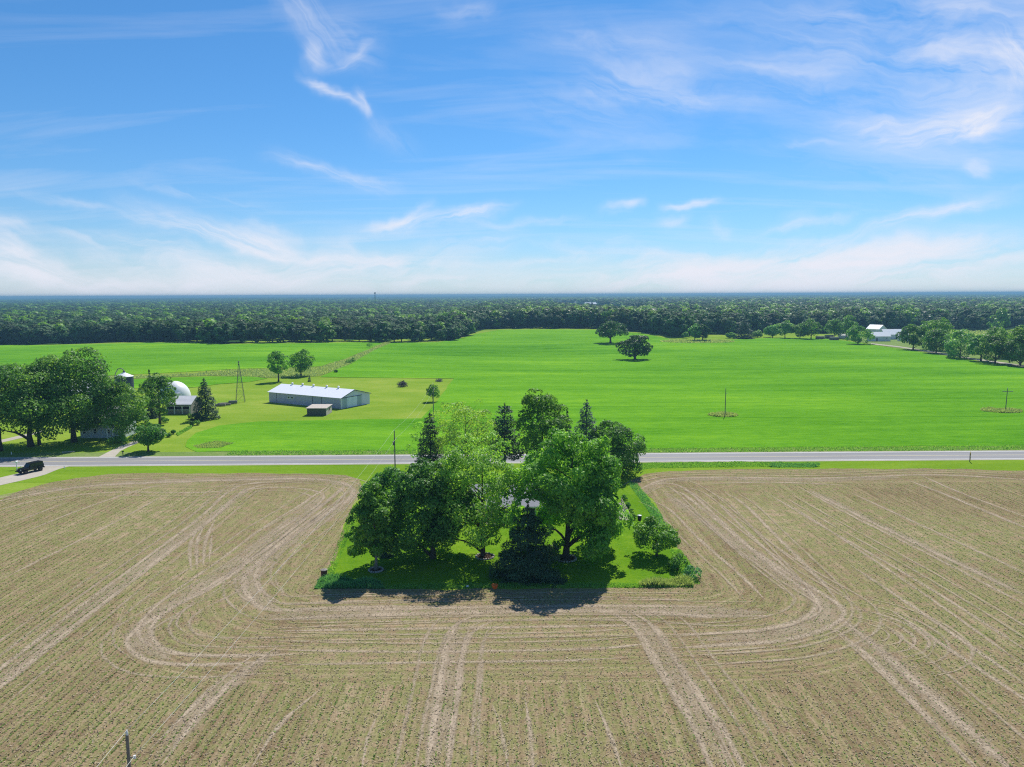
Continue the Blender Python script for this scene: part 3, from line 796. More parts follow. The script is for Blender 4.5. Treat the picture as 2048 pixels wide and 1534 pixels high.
def conifer(rg, h, w, cb, n_leaf=7000, leaf=0.2, power=0.85, droop=0.3, gap=0.55, top_soft=0.0, ragged=0.18, bottom=0.0):
    """tiers of drooping boughs round a straight stem"""
    L = max(8, int((h - cb) / gap)); P_ = []; Nn = []; tn = []
    tiers = []
    for i in range(L):
        z = cb + (h - cb) * (i + rg.uniform(-.3, .3)) / L
        t = np.clip((z - cb) / (h - cb), 0, 1)
        r = w / 2 * 1.18 * ((1 - t) ** power + top_soft * (1 - t) * t)
        if bottom > 0 and t < bottom:
            r *= 0.70 + 0.30 * t / bottom
        nb = int(rg.integers(7, 11))
        ph = rg.uniform(0, 2 * PI)
        for k in range(nb):
            tiers.append((z, max(r * rg.uniform(1 - ragged * 1.6, 1 + ragged * .6), 0.12), ph + 2 * PI * (k + rg.uniform(-.3, .3)) / nb, rg.normal(0, 1)))
    wt = np.array([t[1] ** 1.4 + 0.04 for t in tiers]); wt /= wt.sum()
    cnt = rg.multinomial(n_leaf, wt)
    for (z, r, a, tv), c in zip(tiers, cnt):
        if c == 0:
            continue
        u_ = rg.random(c) ** 0.45
        rr = 0.10 * r + 0.92 * r * u_
        da = rg.normal(0, 0.24, c) * (1.25 - 0.6 * u_)
        x, y = rr * np.cos(a + da), rr * np.sin(a + da)
        zz = z - droop * rr * (0.55 + 0.45 * u_) + 0.16 * r * np.maximum(u_ - 0.7, 0) + rg.normal(0, 0.07 + 0.03 * r, c) - 0.1 * rg.random(c) * r
        P_.append(np.column_stack([x, y, np.maximum(zz, 0.05)]))
        Nn.append(np.column_stack([np.cos(a + da) * 0.6, np.sin(a + da) * 0.6, np.full(c, 0.9)]) + rg.normal(0, 0.45, (c, 3)))
        tn.append(np.full(c, tv))
    k = 40
    P_.append(np.column_stack([rg.normal(0, .08, k), rg.normal(0, .08, k), h - rg.random(k) * 0.1 * h])); Nn.append(rg.normal(0, 1, (k, 3))); tn.append(np.zeros(k))
    P_ = np.vstack(P_); Nn = unit(np.vstack(Nn)); tn = np.concatenate(tn)
    V, F = leaf_quads(rg, P_, Nn, leaf * rg.uniform(0.6, 1.3, len(P_)), 0.42, 0.15)
    return V, F, clump_value(rg, P_, tn)

def crown_mesh(nm, V, F, tone, mat):
    return quads_mesh(nm, V, F, mat, False, {'v': tone})

def put_tree(name, p, label, crown_me, trunk_me, group=None, cat='tree', rz=0.0, s=(1, 1, 1)):
    o = empty(name, p, rz); o.scale = s
    tag(o, label, cat, group)
    if trunk_me is not None:
        link(bpy.data.objects.new('trunk', trunk_me), o)
    link(bpy.data.objects.new('crown', crown_me), o)
    return o

SEED = [100]
def rng():
    SEED[0] += 1
    return np.random.default_rng(SEED[0])

def leafy(name, px, py, pt, wpx, label, mat='leaf_maple', cb=0.18, leaves=9000, leaf=0.22, blobs=60, trunk=0.03, bark='bark', limbs=10, group=None, cat='tree', **kw):
    """broadleaf tree: trunk foot at pixel (px,py), top at row pt, crown wpx wide; cb = bare part of the height"""
    rg = rng(); p = G(px, py); h = top_z(p, px, pt); w = wpx * mpp(p)
    lean = kw.get('lean', (0, 0)); hole = kw.pop('hole', None)
    V, F, tone, cen = broadleaf(rg, h, w, cb * h, blobs, leaves, leaf, **kw)
    if hole:                                    # an open gap between two boughs
        d = ray(hole[0], hole[1]); c = d * (p.y / d.y) + Vector((0, 0, CAM_H)) - p
        m_ = V.reshape(-1, 4, 3).mean(1) - np.array(c)
        k = (m_[:, 0] / hole[2]) ** 2 + (m_[:, 2] / hole[3]) ** 2 > rg.uniform(.75, 1.2, len(m_))
        V = V.reshape(-1, 4, 3)[k].reshape(-1, 3); tone = tone[k]; F = np.arange(len(V)).reshape(-1, 4)
    mb = trunk_mb(rg, h, trunk * h, cen, cb * h, limbs, lean=lean)
    return put_tree(name, p, label, crown_mesh('crown', V, F, tone, M[mat]), mb.mesh('trunk', M[bark], True), group, cat)

def needle_tree(name, px, py, pt, wpx, label, mat='needle', cb=0.03, leaves=7000, leaf=0.2, trunk=0.018, group=None, **kw):
    rg = rng(); p = G(px, py); h = top_z(p, px, pt); w = wpx * mpp(p)
    V, F, tone = conifer(rg, h, w, cb * h, leaves, leaf, **kw)
    mb = MB().tube([(0, 0, -.2), (0, 0, h * .5), (0, 0, h * .97)], [trunk * h, trunk * h * .55, 0.02], 8)
    return put_tree(name, p, label, crown_mesh('crown', V, F, tone, M[mat]), mb.mesh('trunk', M['bark'], True), group)

# ------------------------------------------------------------------ yard trees
leafy('maple_tree', 1131, 1116, 856, 236, 'largest leafy maple in the yard, right of the pale fine leaved tree', 'leaf_big', 0.0, 44000, 0.21, 170, 0.024, limbs=14, skew=-0.02, blob=0.19, lumps=0.35, lean=(1.3, 0), skirt=.6, hole=(1062, 1008, 2.2, 1.9))
leafy('leafy_tree', 966, 1113, 857, 188, 'tall airy light green tree with visible trunk in front of the house', 'leaf_light', 0.0, 21000, 0.155, 190, 0.017, 'bark', limbs=30, skew=-0.02, blob=0.19, lumps=0.3, skirt=.55, hole=(1036, 1002, 2.6, 1.9))
leafy('leafy_tree', 866, 1116, 914, 196, 'dense dark green tree sweeping to the lawn left of the airy tree', 'leaf_dark', 0.0, 30000, 0.19, 130, 0.026, limbs=10, skew=0.10, blob=0.22, lumps=.3, skirt=.7)
leafy('leafy_tree', 752, 1141, 966, 100, 'smaller tree with pale trunk in mulch ring at left yard corner', 'leaf_maple', 0.09, 16000, 0.17, 120, 0.018, 'bark_pale', limbs=12, skew=0.30, blob=0.22, lumps=.3)
needle_tree('spruce_tree', 1056, 1152, 1003, 138, 'broad blackish spruce at the front edge of the yard', 'needle_black', 0.0, 17000, 0.17, power=0.70, droop=0.30, gap=0.72, bottom=0.10, ragged=.30)
leafy('leafy_tree', 1314, 1112, 1043, 108, 'small spreading tree alone on the lawn at right yard corner', 'leaf_maple', 0.22, 6500, 0.15, 52, 0.035, limbs=12, skew=0.05, blob=0.25, lumps=0.4)
leafy('leafy_tree', 778, 1048, 934, 92, 'round dark tree between the road pole and the dense tree', 'leaf_dark', 0.05, 9500, 0.19, 50, 0.03, skew=0.05, blob=0.30)
leafy('leafy_tree', 932, 958, 796, 138, 'pale yellow green airy tree behind the narrow dark spruce', 'leaf_pale', 0.15, 8500, 0.15, 120, 0.018, limbs=34, skew=-0.02, blob=0.20, lumps=.3)
leafy('leafy_tree', 842, 952, 838, 56, 'thin see-through tree left of the narrow dark spruce', 'leaf_light', 0.2, 1400, 0.15, 34, 0.015, limbs=12, skew=0.0, blob=0.3)
needle_tree('spruce_tree', 862, 962, 822, 66, 'narrow blackish spruce beside the roadside utility pole', 'needle_black', 0.0, 9500, 0.19, power=0.55, droop=0.3, gap=0.5)
leafy('maple_tree', 1085, 962, 783, 124, 'tall round topped dark maple between the pine and the spruces', 'leaf_maple', 0.10, 15000, 0.2, 90, 0.025, skew=0.1, blob=0.24, lumps=.25)
needle_tree('pine_tree', 1010, 958, 806, 60, 'dark bushy pine left of the round topped maple', 'needle', 0.3, 4500, 0.24, power=0.45, droop=-0.15, gap=0.6, ragged=0.3)
needle_tree('spruce_tree', 1134, 955, 818, 48, 'slender spruce hidden half behind the round topped maple', 'needle', 0.02, 5000, 0.2, power=0.85)
needle_tree('spruce_tree', 1172, 950, 799, 78, 'blue grey twin topped spruce, tallest behind the biggest maple', 'needle_blue', 0.02, 11000, 0.2, power=0.62, gap=0.5)
leafy('maple_tree', 1226, 950, 839, 118, 'low round dark maple by the road at right back of yard', 'leaf_dark', 0.0, 14000, 0.19, 90, 0.03, skew=0.12, blob=0.25, lumps=.25)
needle_tree('conifer_bush', 771, 1112, 1090, 30, 'knee high dark conifer bush under the pale trunked tree', 'needle_black', 0.0, 900, 0.13, power=0.6)

# ------------------------------------------------------------------ left farmstead trees
FT = 'big trees round the left farmhouse'
leafy('maple_tree', 62, 893, 714, 205, 'big spreading maple nearest the left picture edge, trunk by the road', 'leaf_farm', 0.10, 19000, 0.27, 100, 0.03, group=FT, skew=0.08, blob=0.25, lumps=0.25)
leafy('maple_tree', 148, 884, 693, 174, 'tallest maple of the left farmstead, right of the leftmost one', 'leaf_farm', 0.03, 19000, 0.27, 95, 0.026, group=FT, skew=0.16, blob=0.25, lumps=0.22)
leafy('maple_tree', 79, 890, 742, 110, 'maple with thin second trunk between the two biggest farm trees', 'leaf_farm', 0.24, 7000, 0.26, 60, 0.02, group=FT, blob=0.28)
leafy('maple_tree', 0, 902, 735, 110, 'dark maple cut by the left picture edge', 'leaf_dark', 0.22, 7000, 0.27, 60, 0.028, group=FT, blob=0.28)
leafy('maple_tree', 248, 881, 762, 104, 'yellowish green maple in front of the grain bin', 'leaf_farm', 0.10, 10000, 0.25, 65, 0.02, group=FT, blob=0.28, lumps=0.25)
leafy('maple_tree', 297, 903, 849, 64, 'small round dark tree by the drive next to the road', 'leaf_dark', 0.22, 5200, 0.2, 45, 0.04, group=FT, blob=0.30, skew=0.1)
leafy('leafy_tree', 320, 848, 742, 80, 'ragged tree with forked trunk in front of the white domed building', 'leaf_farm', 0.16, 6500, 0.24, 70, 0.022, group=FT, blob=0.23, lumps=0.3, skew=-0.1)
needle_tree('spruce_tree', 304, 835, 739, 34, 'dark spruce tip left of the ragged forked tree', 'needle', 0.05, 3000, 0.26, group=FT)
needle_tree('spruce_tree', 412, 838, 756, 46, 'dark spruce right of the open farm shed, bare lower trunk', 'needle', 0.12, 5500, 0.24, group=FT, power=0.6, droop=0.45, gap=0.5)
needle_tree('spruce_tree', 225, 815, 757, 22, 'dark conifer top left of the grain bin roof', 'needle', 0.05, 1400, 0.28, group=FT)
leafy('leafy_tree', 205, 842, 776, 42, 'farm tree between tallest maple and the yellowish maple', 'leaf_farm', 0.15, 4500, 0.26, 40, 0.025, group=FT, blob=0.3)

# barnyard trees
leafy('leafy_tree', 557, 763, 700, 44, 'slim tree standing behind the left end of the long barn', 'leaf_maple', 0.22, 4200, 0.27, 45, 0.025, skew=0.1, blob=0.3)
leafy('leafy_tree', 602, 752, 701, 48, 'round bushy tree right of the slim one behind the barn', 'leaf_maple', 0.10, 4200, 0.29, 40, 0.03, skew=0.05, blob=0.32)
leafy('leafy_tree', 866, 803, 769, 33, 'small lollipop tree alone on the mown corner by the field', 'leaf_maple', 0.28, 2200, 0.2, 28, 0.03, blob=0.32)
needle_tree('spruce_tree', 619, 763, 751, 7, 'tiny dark conifer behind the long barn', 'needle', 0.0, 500, 0.16, power=0.6)
leafy('oak_tree', 1221, 686, 644, 60, 'farther of the two lone oaks, umbrella crown on bare trunk', 'leaf_oak', 0.26, 5200, 0.5, 52, 0.05, skew=0.18, blob=0.27, lumps=0.15, group='lone oaks in the hay field')
leafy('oak_tree', 1270, 719, 671, 64, 'nearer and darker of the two lone oaks in the hay field', 'leaf_oak', 0.12, 5600, 0.42, 52, 0.05, skew=-0.05, blob=0.27, lumps=0.3, group='lone oaks in the hay field')

# shrubs round the farm lawn
def bush(px, py, w, h, label, mat='leaf_dark', n=700, leaf=0.14, name='garden_shrub', group=None):
    rg = rng(); p = G(px, py)
    V, F, tone, cen = broadleaf(rg, h, w, 0.02, 16, n, leaf, blob=0.4, skew=0.1)
    mb = MB()
    for q in range(4):
        mb.tube([(0, 0, -.05), tuple(Vector(cen[q]) * 0.5), tuple(cen[q])], [.05, .035, .015], 5)
    o = empty(name, p); tag(o, label, 'shrub', group)
    link(bpy.data.objects.new('stem', mb.mesh('stem', M['bark'])), o)
    link(bpy.data.objects.new('foliage', crown_mesh('foliage', V, F, tone, M[mat])), o)
    return o
SG = 'clipped shrubs on the farm lawn'
bush(382, 838, 2.0, 1.5, 'clipped dark shrub left of the shed spruce', group=SG)
bush(394, 838, 1.9, 1.6, 'clipped dark shrub between its twin and the spruce trunk', group=SG)
bush(406, 840, 1.3, 0.9, 'low green shrub at the foot of the shed spruce', 'leaf_maple', 500, group=SG)
bush(384, 852, 1.7, 1.4, 'dark shrub below the spruce shadow', group=SG)
bush(394, 850, 1.7, 1.5, 'round light green shrub beside the dark one below the spruce', 'leaf_maple', group=SG)
bush(347, 868, 1.2, 1.1, 'dark little bush higher on the fence row', group=SG)
bush(338, 874, 1.2, 1.1, 'dark little bush lowest on the fence row', group=SG)
bush(330, 845, 2.2, 1.6, 'dark bush right of the forked tree trunk', group=SG)
bush(238, 886, 4.2, 1.3, 'low green flower bed shrub before the farmhouse', 'leaf_maple', 900, group=SG)
bush(672, 745, 1.8, 1.2, 'small bush lowest on the weedy ditch track', group='bushes on the ditch track')
bush(698, 727, 3.4, 2.0, 'dark bush midway up the weedy ditch track', group='bushes on the ditch track')
bush(706, 724, 2.4, 2.2, 'dark bush just above the midway bush on the track', group='bushes on the ditch track')
bush(740, 694, 5.0, 2.2, 'grey tangle of bush near the top of the track', group='bushes on the ditch track')
bush(795, 1103, 0.9, 0.6, 'tiny bush in the shade behind the conifer bush', n=300)
for k, (bx, by, bw, lb) in enumerate([(1248, 1000, 1.2, 'dark plant farthest along the garden fence'), (1256, 1015, 1.1, 'round bush second along the garden fence'), (1262, 1028, 1.0, 'small green plant third along the garden fence'), (1268, 1038, 1.3, 'yellow green bush at the fence corner by the black bin')]):
    bush(bx, by, bw, 0.9, lb, 'leaf_maple' if k > 1 else 'leaf_dark', 350, 0.1, group='plants along the garden fence')
bush(1355, 1140, 2.6, 2.0, 'dark shrub at the lawn edge behind the small spreading tree', 'leaf_dark', 1100, 0.12)
bush(1384, 1158, 2.2, 1.5, 'grey green shrub at the right front corner of the yard', 'weed_blue', 900, 0.12)

# ------------------------------------------------------------------ right farm trees and hedge
RG = 'trees along the right lane'
for k, (bx, by, bt, bw, mt, lb) in enumerate([
    (1826, 699, 647, 50, 'leaf_farm', 'first tree of the right lane row, next to the white farm'),
    (1868, 700, 634, 70, 'leaf_maple', 'tallest tree of the right lane row, set behind the others'),
    (1872, 706, 662, 54, 'leaf_farm', 'dark tree in front of the tallest one of the lane row'),
    (1920, 716, 658, 66, 'leaf_hedge', 'pale green tree in the middle of the right lane row'),
    (1962, 722, 663, 48, 'leaf_hedge', 'narrow light tree right of the pale middle one'),
    (1990, 727, 664, 66, 'leaf_farm', 'broad dark tree second from the right picture edge'),
    (1998, 715, 650, 70, 'leaf_maple', 'tree behind the broad dark one near the right edge'),
    (2040, 731, 664, 60, 'leaf_farm', 'tree cut by the right picture edge'),
    (2046, 712, 648, 50, 'leaf_dark', 'dark tree behind the one cut by the right edge'),
    (1716, 688, 652, 46, 'leaf_maple', 'round tree just left of the white farm buildings'),
    ]):
    leafy('leafy_tree', bx, by, bt, bw, lb, mt, 0.05, 5200, 0.42, 56, 0.025, group=RG, blob=0.27, lumps=0.3, skew=.15)
HG = 'trees before the right wood'
for k, (bx, by, bt, bw, mt, lb) in enumerate([
    (1405, 682, 643, 30, 'leaf_oak', 'darker of the paired trees in the dip of the hay field'),
    (1389, 682, 648, 26, 'leaf_hedge', 'pale grey green tree of the pair in the dip of the field'),
    (1370, 676, 664, 12, 'leaf_hedge', 'small round bush left of the paired trees in the dip'),
    (1545, 675, 648, 34, 'leaf_hedge', 'pale round tree right of the dark spruce by the wood'),
    (1570, 676, 641, 36, 'leaf_hedge', 'pale tree second right of the dark spruce by the wood'),
    (1600, 677, 646, 40, 'leaf_farm', 'green tree before the wood, left of the timber yard'),
    (1622, 678, 637, 44, 'leaf_farm', 'tall green tree behind the left end of the timber yard'),
    (1668, 676, 640, 40, 'leaf_farm', 'green tree behind the timber yard'),
    (1692, 677, 632, 44, 'leaf_dark', 'dark tree between timber yard and white farm'),
    (1515, 675, 661, 22, 'leaf_hedge', 'pale bush at the foot of the dark spruce by the wood'),
    (1460, 677, 664, 18, 'leaf_hedge', 'pale bush left of the dark spruce by the wood'),
    ]):
    leafy('leafy_tree', bx, by, bt, bw, lb, mt, 0.10, 2600, 0.5, 36, 0.025, group=HG, blob=0.32, lumps=0.25)
needle_tree('spruce_tree', 1488, 677, 636, 38, 'big dark cone shaped spruce against the right wood', 'needle', 0.0, 3600, 0.55, group=HG, power=0.6, gap=1.2)

# ------------------------------------------------------------------ woods
def far_crown(seed, mat, n=420, con=False, leaf=1.05):
    rg = np.random.default_rng(seed)
    if con:
        V, F, tone = conifer(rg, 18, 9, 1.0, n, 0.9, power=0.7, gap=1.8)
        me = crown_mesh('crown', V, F, tone, M[mat]); tm = MB().tube([(0, 0, -.5), (0, 0, 16)], [.3, .08], 6).mesh('trunk', M['bark'])
    else:
        V, F, tone, cen = broadleaf(rg, 18, 15.5, 0.2, 24, n, leaf, 0.12, 0.38, 0.3, jit=0.28)
        me = crown_mesh('crown', V, F, tone, M[mat]); tm = trunk_mb(rg, 18, 0.38, cen, 3.0, 5, sides=6).mesh('trunk', M['bark'])
    return me, tm
FAR_KIND = [far_crown(900 + k, m_, 640, c_, 1.15) for k, (m_, c_) in enumerate([('leaf_wood', False), ('leaf_wood', False), ('leaf_wood', False), ('leaf_wood', False), ('leaf_oak', False), ('leaf_farm', False), ('needle', True)])]
KIND_WORD = ['mid green', 'mid green', 'mid green', 'mid green', 'dark green', 'fresh green', 'dark pointed']
ONES = ['', 'first', 'second', 'third', 'fourth', 'fifth', 'sixth', 'seventh', 'eighth', 'ninth', 'tenth', 'eleventh', 'twelfth', 'thirteenth', 'fourteenth', 'fifteenth', 'sixteenth', 'seventeenth', 'eighteenth', 'nineteenth']
TENS = {2: 'twent', 3: 'thirt', 4: 'fort', 5: 'fift', 6: 'sixt', 7: 'sevent', 8: 'eight', 9: 'ninet'}
def ordinal(n):
    if n < 20: return ONES[n]
    if n % 10 == 0: return TENS[n // 10] + 'ieth'
    return TENS[n // 10] + 'y-' + ONES[n % 10]

wood_edges = {
    'left': (P((-140, 696), (0, 687), (200, 685), (270, 683), (450, 686), (600, 684), (700, 682), (790, 684), (900, 680), (936, 670)), 'front row of the left wood', (13.0, 16.5)),
    'middle': (P((946, 660), (1000, 656), (1100, 656), (1200, 657), (1290, 664), (1350, 674), (1395, 668), (1460, 668)), 'front row of the middle wood', (15.5, 19.5)),
    'right': (P((1480, 666), (1560, 664), (1640, 666), (1720, 660), (1790, 660), (1860, 655), (1950, 652), (2060, 655), (2180, 660)), 'front row of the right wood', (15.5, 20.0)),
}
rgw = np.random.default_rng(77)
wood_front = []
src_crowns = [None] * len(FAR_KIND)
for side, (line, phrase, hr) in wood_edges.items():
    pts = [Vector((x, y, 0)) for x, y in line]
    seg = [(pts[i + 1] - pts[i]).length for i in range(len(pts) - 1)]
    tot = sum(seg); s = 2.0; cnt = 0
    while s < tot:
        q = s; i = 0
        while i < len(seg) - 1 and q > seg[i]:
            q -= seg[i]; i += 1
        d = (pts[i + 1] - pts[i]).normalized(); n = Vector((-d.y, d.x, 0))
        p = pts[i] + d * q + n * rgw.uniform(-1.0, 5.0)
        k = int(rgw.choice(len(FAR_KIND), p=[.19, .19, .19, .19, .10, .10, .04]))
        h = rgw.uniform(*hr) * (0.9 if rgw.random() < .25 else 1)
        cnt += 1
        p.z = H(p.x, p.y)
        o = put_tree('wood_tree', p, '%s tree, %s from left in the %s' % (KIND_WORD[k], ordinal(cnt), phrase),
                     FAR_KIND[k][0], FAR_KIND[k][1], 'trees in the ' + phrase, 'tree', rgw.uniform(0, 6.28), (rgw.uniform(.85, 1.2), rgw.uniform(.85, 1.2), h / 18.0))
        for ch in o.children:
            if ch.name.startswith('crown') and src_crowns[k] is None:
                src_crowns[k] = ch
        wood_front.append((p.x, p.y))
        s += rgw.uniform(6.5, 10.5)
for k in range(len(FAR_KIND)):
    if src_crowns[k] is None:
        src_crowns[k] = src_crowns[0]

# the edge as range over azimuth, for filling the woods behind it
ed = np.array([p for side in wood_edges for p in densify(wood_edges[side][0], 8.0)[:-1]])
eaz = np.arctan2(ed[:, 0], ed[:, 1]); er = np.hypot(ed[:, 0], ed[:, 1])
oi_ = np.argsort(eaz); eaz, er = eaz[oi_], er[oi_]
def wood_points():
    rg = np.random.default_rng(5)
    out = []
    def ringpts(r0, r1, sp, jit, amax=0.86):
        n = int(amax * (r1 ** 2 - r0 ** 2) / sp ** 2)
        r = np.sqrt(rg.uniform(r0 ** 2, r1 ** 2, n)); a = rg.uniform(-amax, amax, n)
        return np.column_stack([r * np.sin(a), r * np.cos(a)]), r, a
    for r0, r1, sp, sxy, sz in ((400, 1300, 9.0, 1.05, 1.0), (1300, 2800, 14, 1.3, 1.0), (2800, 6000, 27, 2.3, 0.95), (6000, 14300, 64, 5.0, 0.95)):
        p, r, a = ringpts(r0, r1, sp, 0)
        e = np.interp(a, eaz, er)
        k = r > e + 9
        # clearing with fields and a few roofs beyond the middle wood, and the marsh behind the right lane
        for (cx, cy_, rx, ry, keep) in CLEAR:
            k &= ((((p[:, 0] - cx) / rx) ** 2 + ((p[:, 1] - cy_) / ry) ** 2) > 1) | (rg.random(len(p)) < keep)
        p = p[k]; n = len(p)
        lum = 0.86 + 0.28 * rg.random(n)
        z = 0.0 + hgt(p[:, 0], p[:, 1])
        roll_ = 3.5 * np.sin(p[:, 0] / 900.0 + 1.2) * np.sin(p[:, 1] / 1300.0) * sstep(2500, 6000, p[:, 1])
        left_up = 5.0 * sstep(-300, -2500, p[:, 0]) * 0
        big = sz * np.where(p[:, 0] < -60, 14.2, 17.6) / 18.0
        S = np.column_stack([sxy * rg.uniform(.8, 1.25, n), sxy * rg.uniform(.8, 1.25, n), big * lum])
        out.append(np.column_stack([p, z + roll_ - np.where(r1 > 3000, 0.5, 0), S, rg.uniform(0, 6.28, n), rg.choice(len(src_crowns), n, p=[.2, .2, .2, .2, .09, .08, .03])]))
    return np.vstack(out)
q0 = G(1165, 616.5); q1 = G(1255, 616.5)
CLEAR = [(ray(1162, 610).x / ray(1162, 610).y * 1950, 1950, 75, 930, 0.0), (ray(1258, 610).x / ray(1258, 610).y * 1950, 1950, 105, 900, 0.22)]

def wood_gn(name, D, label):
    me = bpy.data.meshes.new(name); me.vertices.add(len(D)); me.vertices.foreach_set('co', D[:, :3].astype(np.float32).ravel())
    a = me.attributes.new('scl', 'FLOAT_VECTOR', 'POINT'); a.data.foreach_set('vector', D[:, 3:6].astype(np.float32).ravel())
    rot = np.zeros((len(D), 3), np.float32); rot[:, 2] = D[:, 6]
    a = me.attributes.new('rot', 'FLOAT_VECTOR', 'POINT'); a.data.foreach_set('vector', rot.ravel())
    a = me.attributes.new('idx', 'INT', 'POINT'); a.data.foreach_set('value', D[:, 7].astype(np.int32))
    me.update()
    o = link(bpy.data.objects.new(name, me)); tag(o, label, 'wood', kind='stuff')
    g = bpy.data.node_groups.new('wood_fill', 'GeometryNodeTree'); g.is_modifier = True
    g.interface.new_socket(name='Geometry', in_out='INPUT', socket_type='NodeSocketGeometry')
    g.interface.new_socket(name='Geometry', in_out='OUTPUT', socket_type='NodeSocketGeometry')
    gi = g.nodes.new('NodeGroupInput'); go = g.nodes.new('NodeGroupOutput')
    ip = g.nodes.new('GeometryNodeInstanceOnPoints'); jn = g.nodes.new('GeometryNodeJoinGeometry')
    infos = []
    for so in src_crowns:
        n = g.nodes.new('GeometryNodeObjectInfo'); n.inputs['Object'].default_value = so; n.inputs['As Instance'].default_value = True
        n.transform_space = 'ORIGINAL'; infos.append(n)
    for n in reversed(infos):                       # joins keep the order of the links, last first
        g.links.new(n.outputs['Geometry'], jn.inputs[0])
    g.links.new(gi.outputs[0], ip.inputs['Points']); g.links.new(jn.outputs[0], ip.inputs['Instance'])
    ip.inputs['Pick Instance'].default_value = True
    def attr(nm, tp):
        n = g.nodes.new('GeometryNodeInputNamedAttribute'); n.data_type = tp; n.inputs['Name'].default_value = nm
        return [s_ for s_ in n.outputs if s_.enabled and s_.name == 'Attribute'][0]
    g.links.new(attr('idx', 'INT'), ip.inputs['Instance Index'])
    g.links.new(attr('scl', 'FLOAT_VECTOR'), ip.inputs['Scale'])
    e2r = g.nodes.new('FunctionNodeEulerToRotation'); g.links.new(attr('rot', 'FLOAT_VECTOR'), e2r.inputs[0]); g.links.new(e2r.outputs[0], ip.inputs['Rotation'])
    g.links.new(ip.outputs[0], go.inputs[0])
    md = o.modifiers.new('fill', 'NODES'); md.node_group = g
    return o
wood_gn('woodland', wood_points(), 'endless dark green woodland canopy reaching to the horizon')
# forest floor under the woods
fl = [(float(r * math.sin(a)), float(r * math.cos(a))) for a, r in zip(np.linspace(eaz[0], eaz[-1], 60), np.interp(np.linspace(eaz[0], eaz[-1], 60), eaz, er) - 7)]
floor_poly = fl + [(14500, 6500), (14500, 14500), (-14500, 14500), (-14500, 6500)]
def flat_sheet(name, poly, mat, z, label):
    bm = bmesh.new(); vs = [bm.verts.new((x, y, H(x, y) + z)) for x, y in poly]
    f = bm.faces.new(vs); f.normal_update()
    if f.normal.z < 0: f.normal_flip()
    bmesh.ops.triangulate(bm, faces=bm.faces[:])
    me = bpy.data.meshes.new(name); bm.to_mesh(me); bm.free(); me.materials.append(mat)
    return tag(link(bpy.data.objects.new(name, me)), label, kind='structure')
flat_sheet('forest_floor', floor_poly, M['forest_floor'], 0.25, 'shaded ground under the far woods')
cx, cy_, rx, ry, _k = CLEAR[0]
flat_sheet('far_field', [(cx + rx * math.cos(t), cy_ + ry * math.sin(t)) for t in np.linspace(0, 2 * PI, 24, endpoint=False)], M['far_field'], 1.0, 'pale field in a far clearing beyond the middle wood')

# marsh grass and low scrub between right lane and wood
rg_ = rng()

# ------------------------------------------------------------------ buildings
def gable(name, loc, rz, L, W, hw, hr, wall, roof, label, cat='building', over=0.35, ridge=0.0, thick=0.1, trim=None, group=None):
    """length along local Y, width along local X; ridge = ridge offset across"""
    o = empty(name, loc, rz); tag(o, label, cat, group)
    x0, x1, xr = -W / 2, W / 2, ridge
    MB().prism([(x0, -0.2), (x1, -0.2), (x1, hw), (xr, hr), (x0, hw)], -L / 2, L / 2).build('wall', wall, o)
    for sgn, xe in ((-1, x0), (1, x1)):
        sl = (hr - hw) / abs(xe - xr)
        xo = xe + sgn * over; zo = hw - sl * over
        MB().prism([(xo, zo + 0.02), (xr + sgn * 0.001, hr + 0.02), (xr + sgn * 0.001, hr + 0.02 + thick), (xo, zo + 0.02 + thick)], -L / 2 - over, L / 2 + over).build('roof', roof, o)
    if trim:
        for yy in (-L / 2 - over - 0.05, L / 2 + over + 0.02):
            mb = MB()
            for sgn, xe in ((-1, x0), (1, x1)):
                sl = (hr - hw) / abs(xe - xr); xo = xe + sgn * over; zo = hw - sl * over
                mb.prism([(xo, zo - 0.12), (xr, hr - 0.12), (xr, hr + 0.02), (xo, zo + 0.02)], yy, yy + 0.04)
            mb.build('gable_trim', trim, o)
    return o

def opening(o, kind, axis, pos, c, z0, w, h, frame, pane, out, proud=0.05, fw=0.12, cross=False):
    """window or door on a wall: axis 'x' = wall facing +-x at x=pos, 'y' = wall facing +-y; out = +-1"""
    def bx(mb, a0, a1, b0, b1, d0, d1):
        lo, hi = sorted((pos + out * d0, pos + out * d1))
        if axis == 'x': mb.box(lo, hi, a0, a1, b0, b1)
        else: mb.box(a0, a1, lo, hi, b0, b1)
        return mb
    g = bx(MB(), c - w / 2 + fw * .5, c + w / 2 - fw * .5, z0 + fw * .5, z0 + h - fw * .5, 0.005, proud * .5).build(kind, pane, o)
    fr = MB()
    bx(fr, c - w / 2, c - w / 2 + fw, z0, z0 + h, 0.004, proud); bx(fr, c + w / 2 - fw, c + w / 2, z0, z0 + h, 0.004, proud)
    bx(fr, c - w / 2 + fw, c + w / 2 - fw, z0 + h - fw, z0 + h, 0.004, proud - .003); bx(fr, c - w / 2 + fw, c + w / 2 - fw, z0, z0 + fw, 0.004, proud - .003)
    if cross:
        bx(fr, c - w / 2 + fw, c + w / 2 - fw, z0 + h / 2 - .04, z0 + h / 2 + .04, 0.004, proud - .006)
    fr.build('frame', frame, g)
    return g

